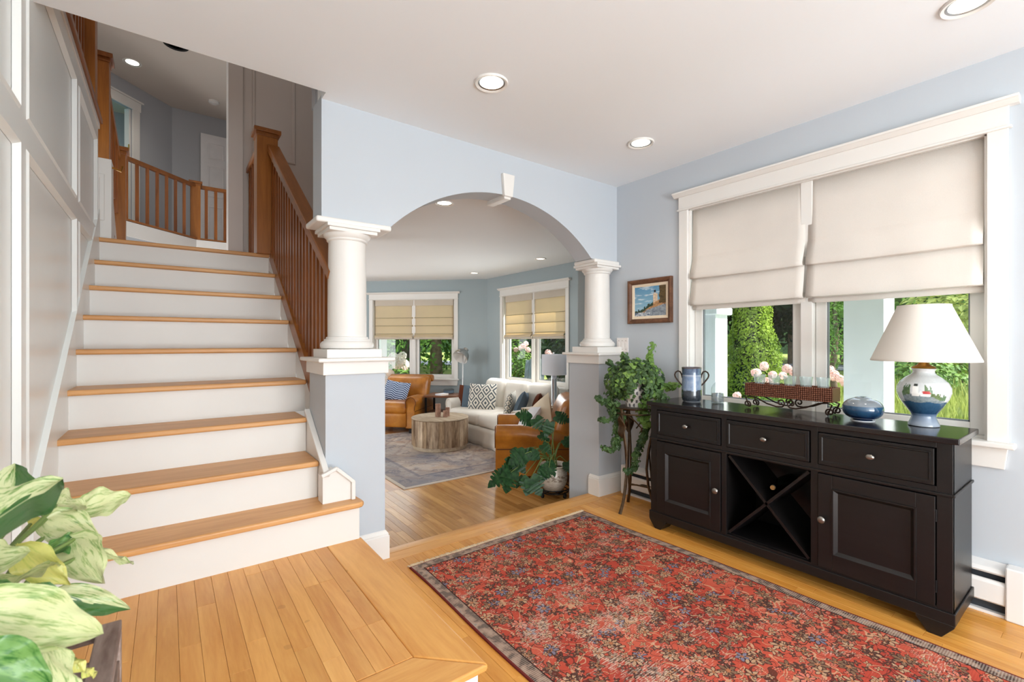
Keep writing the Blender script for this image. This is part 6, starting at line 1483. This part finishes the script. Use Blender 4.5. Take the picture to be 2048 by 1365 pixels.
hp = [pix(u, v, d) for u, v, d in ((1528, 733, 4.7), (1512, 746, 4.6), (1545, 750, 4.55), (1574, 738, 4.6), (1588, 744, 4.55), (1598, 752, 4.5), (1566, 752, 4.5), (1536, 765, 4.5), (1660, 740, 4.4), (1668, 752, 4.35), (1680, 758, 4.3), (1690, 765, 4.3), (1474, 792, 4.5), (1555, 775, 4.45), (1610, 765, 4.45))]
bush('hydrangea_bush', 'pink flowering hydrangea outside the front window', 4.98, 2.02, 1.30, 0.55, 'shrub_leaf', 2600, 0.09, hp, 'hydrangea_pink', 0.046)
bush('hydrangea_bush', 'white flowering shrub outside the bay window', 3.95, 9.42, 1.25, 0.45, 'shrub_leaf', 1400, 0.10, [pix(u, v, d) for u, v, d in ((787, 718, 9.4), (804, 713, 9.5), (810, 730, 9.4), (796, 727, 9.3))], 'hydrangea_white', 0.13)
bush('rose_bush', 'pale pink rose shrub outside the sofa window', 5.72, 7.55, 1.85, 0.55, 'shrub_leaf', 3000, 0.07, [pix(u, v, d) for u, v, d in ((1046, 693, 9.1), (1052, 688, 9.15), (1056, 700, 9.1), (1040, 697, 9.1), (1032, 700, 9.2), (1096, 706, 8.0), (1100, 712, 8.0))], 'hydrangea_pink', 0.06)
bush('leafy_shrub', 'dark leafy shrub outside the sofa window near the column', 6.1, 5.9, 2.6, 0.8, 'tree_leaf_dark', 2600, 0.12, None, None)
bush('leafy_shrub', 'low bright shrub behind the lamp outside', 13.0, 2.9, 1.3, 1.2, 'shrub_leaf', 2200, 0.12, None, None)
bush('leafy_shrub', 'rounded green shrub at the right end of the front window', 15.0, 2.4, 3.0, 1.5, 'meadow_leaf', 3000, 0.18, None, None)
# grey slatted garden chair
gc = thing('garden_chair', 'grey slatted garden chair outside the sofa window', 'garden chair', (5.22, 6.52, gz(5.22, 6.52)), R(-60))
for i in range(5):
    x = -0.16 + i * 0.08; MB().box(x - 0.037, x + 0.037, 0, 0.02, 0.35, 1.42 + 0.05 * (1 - abs(i - 2) / 2)).xf(Matrix.Rotation(R(-16), 4, 'X')).build('back_slat', 'grey_slat', gc, 0.003)
for i in range(5): MB().box(-0.26, 0.26, -0.50 + i * 0.10, -0.415 + i * 0.10, 0.36 - i * 0.01, 0.38 - i * 0.01).build('seat_slat', 'grey_slat', gc, 0.002)
for sx in (-1, 1):
    MB().box(sx * 0.28 - 0.015, sx * 0.28 + 0.015, -0.50, -0.42, 0.0, 0.55).build('leg', 'grey_slat', gc); MB().box(sx * 0.28 - 0.015, sx * 0.28 + 0.015, 0.16, 0.24, 0.0, 0.55).build('leg', 'grey_slat', gc); MB().box(sx * 0.30 - 0.06, sx * 0.30 + 0.06, -0.55, 0.28, 0.55, 0.575).build('armrest', 'grey_slat', gc, 0.003)
# tall grass
gp = []
vs = []; fs = []
for i in range(5200):
    x = random.uniform(6.0, 13.0); y = x * random.uniform(0.10, 0.36); z = gz(x, y); h = random.uniform(0.35, 0.85); a = random.uniform(0, 6.28); w = 0.014 + 0.0012 * x; lx, ly = random.uniform(-0.2, 0.2), random.uniform(-0.2, 0.2); o = len(vs)
    vs += [(x - w * math.cos(a), y - w * math.sin(a), z), (x + w * math.cos(a), y + w * math.sin(a), z), (x + lx * 0.5 + w * 0.8 * math.cos(a), y + ly * 0.5 + w * 0.8 * math.sin(a), z + h * 0.6), (x + lx, y + ly, z + h), (x + lx * 0.5 - w * 0.8 * math.cos(a), y + ly * 0.5 - w * 0.8 * math.sin(a), z + h * 0.6)]
    fs += [(o, o + 1, o + 2, o + 4), (o + 4, o + 2, o + 3)]
me = bpy.data.meshes.new('tall_grass'); me.from_pydata(vs, [], fs); me.update(); me.materials.append(MATS['meadow_leaf']); o = bpy.data.objects.new('tall_grass', me); COL.objects.link(o)
tag(o, 'tall sunlit grass outside the front window', 'grass', None, 'stuff')
# trees
def crown_mesh(mat, n, rx, rz, zc, sz):
    pts = []; blobs = [(rdir() * random.uniform(0.35, 0.75), random.uniform(0.35, 0.55)) for _ in range(16)]
    for i in range(n):
        c, br = random.choice(blobs); d = rdir(); p = c + d * br * random.uniform(0.7, 1.0)
        pts.append(((p.x * rx, p.y * rx, zc + p.z * rz), (d.x, d.y, d.z + 0.5), sz * random.uniform(0.6, 1.3), 0.6))
    return mesh_cloud('crown', mat, pts)
cm = [crown_mesh('tree_leaf_dark', 4200, 2.6, 3.4, 3.3, 0.26), crown_mesh('tree_leaf', 4200, 2.6, 3.6, 3.6, 0.26), crown_mesh('tree_leaf', 5200, 1.8, 2.6, 2.9, 0.13)]
tm = MB().tube([(0, 0, -0.2), (0.05, 0, 1.5), (-0.05, 0.05, 3.2), (0.1, 0, 5.0)], [0.2, 0.16, 0.13, 0.06], 9).mesh('trunk', 'bark')
tm2 = MB().tube([(0, 0, -0.2), (0.02, 0.03, 1.1), (-0.05, 0, 1.6), (0.04, 0.02, 2.2), (0.0, 0.04, 3.4)], [0.075, 0.06, 0.055, 0.05, 0.02], 9).mesh('trunk', 'bark')
def tree(label, ang, r, k, sc, trunk=None, zs=1.0, lift=0.0):
    x, y = r * math.cos(R(ang)), r * math.sin(R(ang)); t = thing('garden_tree', label, 'tree', (x, y, gz(x, y)), random.uniform(0, 6.28), 'trees around the garden')
    link('crown', cm[k], t, (0, 0, lift), (0, 0, 0), (sc, sc, sc * zs))['kind'] = 'stuff'; link('trunk', trunk or tm, t, (0, 0, 0), (0, 0, 0), (sc, sc, sc * zs) if not trunk else (0.8, 0.8, 0.8)); return t
L_ = [('dark tree far behind the cone shaped evergreen', 31, 24, 0, 1.2), ('dark tree on the hillside between evergreen and window post', 26, 25, 0, 1.25), ('dark tree across the road behind the window mullion', 22, 24, 0, 1.2), ('dark tree across the road behind the porch post', 17.5, 25, 0, 1.2), ('leafy tree on the hillside behind the lamp', 13.5, 24, 1, 1.1), ('bright leafy tree behind the lamp shade top', 10, 20, 1, 0.9), ('leafy tree at the right edge of the front window', 6.5, 22, 1, 1.1),
      ('dark tree outside the sofa window, nearer the sofa corner', 52.5, 15, 0, 0.9), ('dark tree outside the sofa window behind the drum lamp', 47, 14, 0, 0.9), ('leafy tree outside the sofa window behind the mullion', 49.5, 20, 1, 1.1)]
for lab, a, r, k, s_ in L_: tree(lab, a, r, k, s_)
tree('slim young tree between mullion and porch post', 18.4, 8.6, 2, 0.34, tm2, 1.0, 1.15)
for lab, a, r, k, s_ in (('leafy forest tree left in the bay window', 70.5, 14.5, 1, 0.7), ('forest tree behind the bay window mullion', 66.5, 16, 2, 1.1), ('bright forest tree right in the bay window', 62.5, 15, 2, 1.1), ('forest tree at the right edge of the bay window', 59.5, 17, 1, 0.9), ('dark forest tree deep behind the bay window', 65, 21, 0, 1.1), ('dark forest tree far left behind the bay window', 69.5, 20, 0, 1.1)):
    tree(lab, a, r, k, s_)

gv = thing('globe_vase', 'pale round ceramic globe on the bay window sill', 'vase', (XR + (BC - 0.42) * math.cos(R(-45)) + 0.0, YB + (BC - 0.42) * math.sin(R(-45)), wz0 + ZL + 0.004))
MB().lathe([(0.0005, 0.0), (0.04, 0.0), (0.045, 0.008), (0.068, 0.04), (0.074, 0.075), (0.066, 0.11), (0.04, 0.135), (0.024, 0.142)], 28).build('globe_body', 'candle_wax', gv)
MB().lathe([(0.024, 0.142), (0.026, 0.152), (0.02, 0.154), (0.018, 0.14)], 20).build('globe_neck', 'candle_wax', gv)
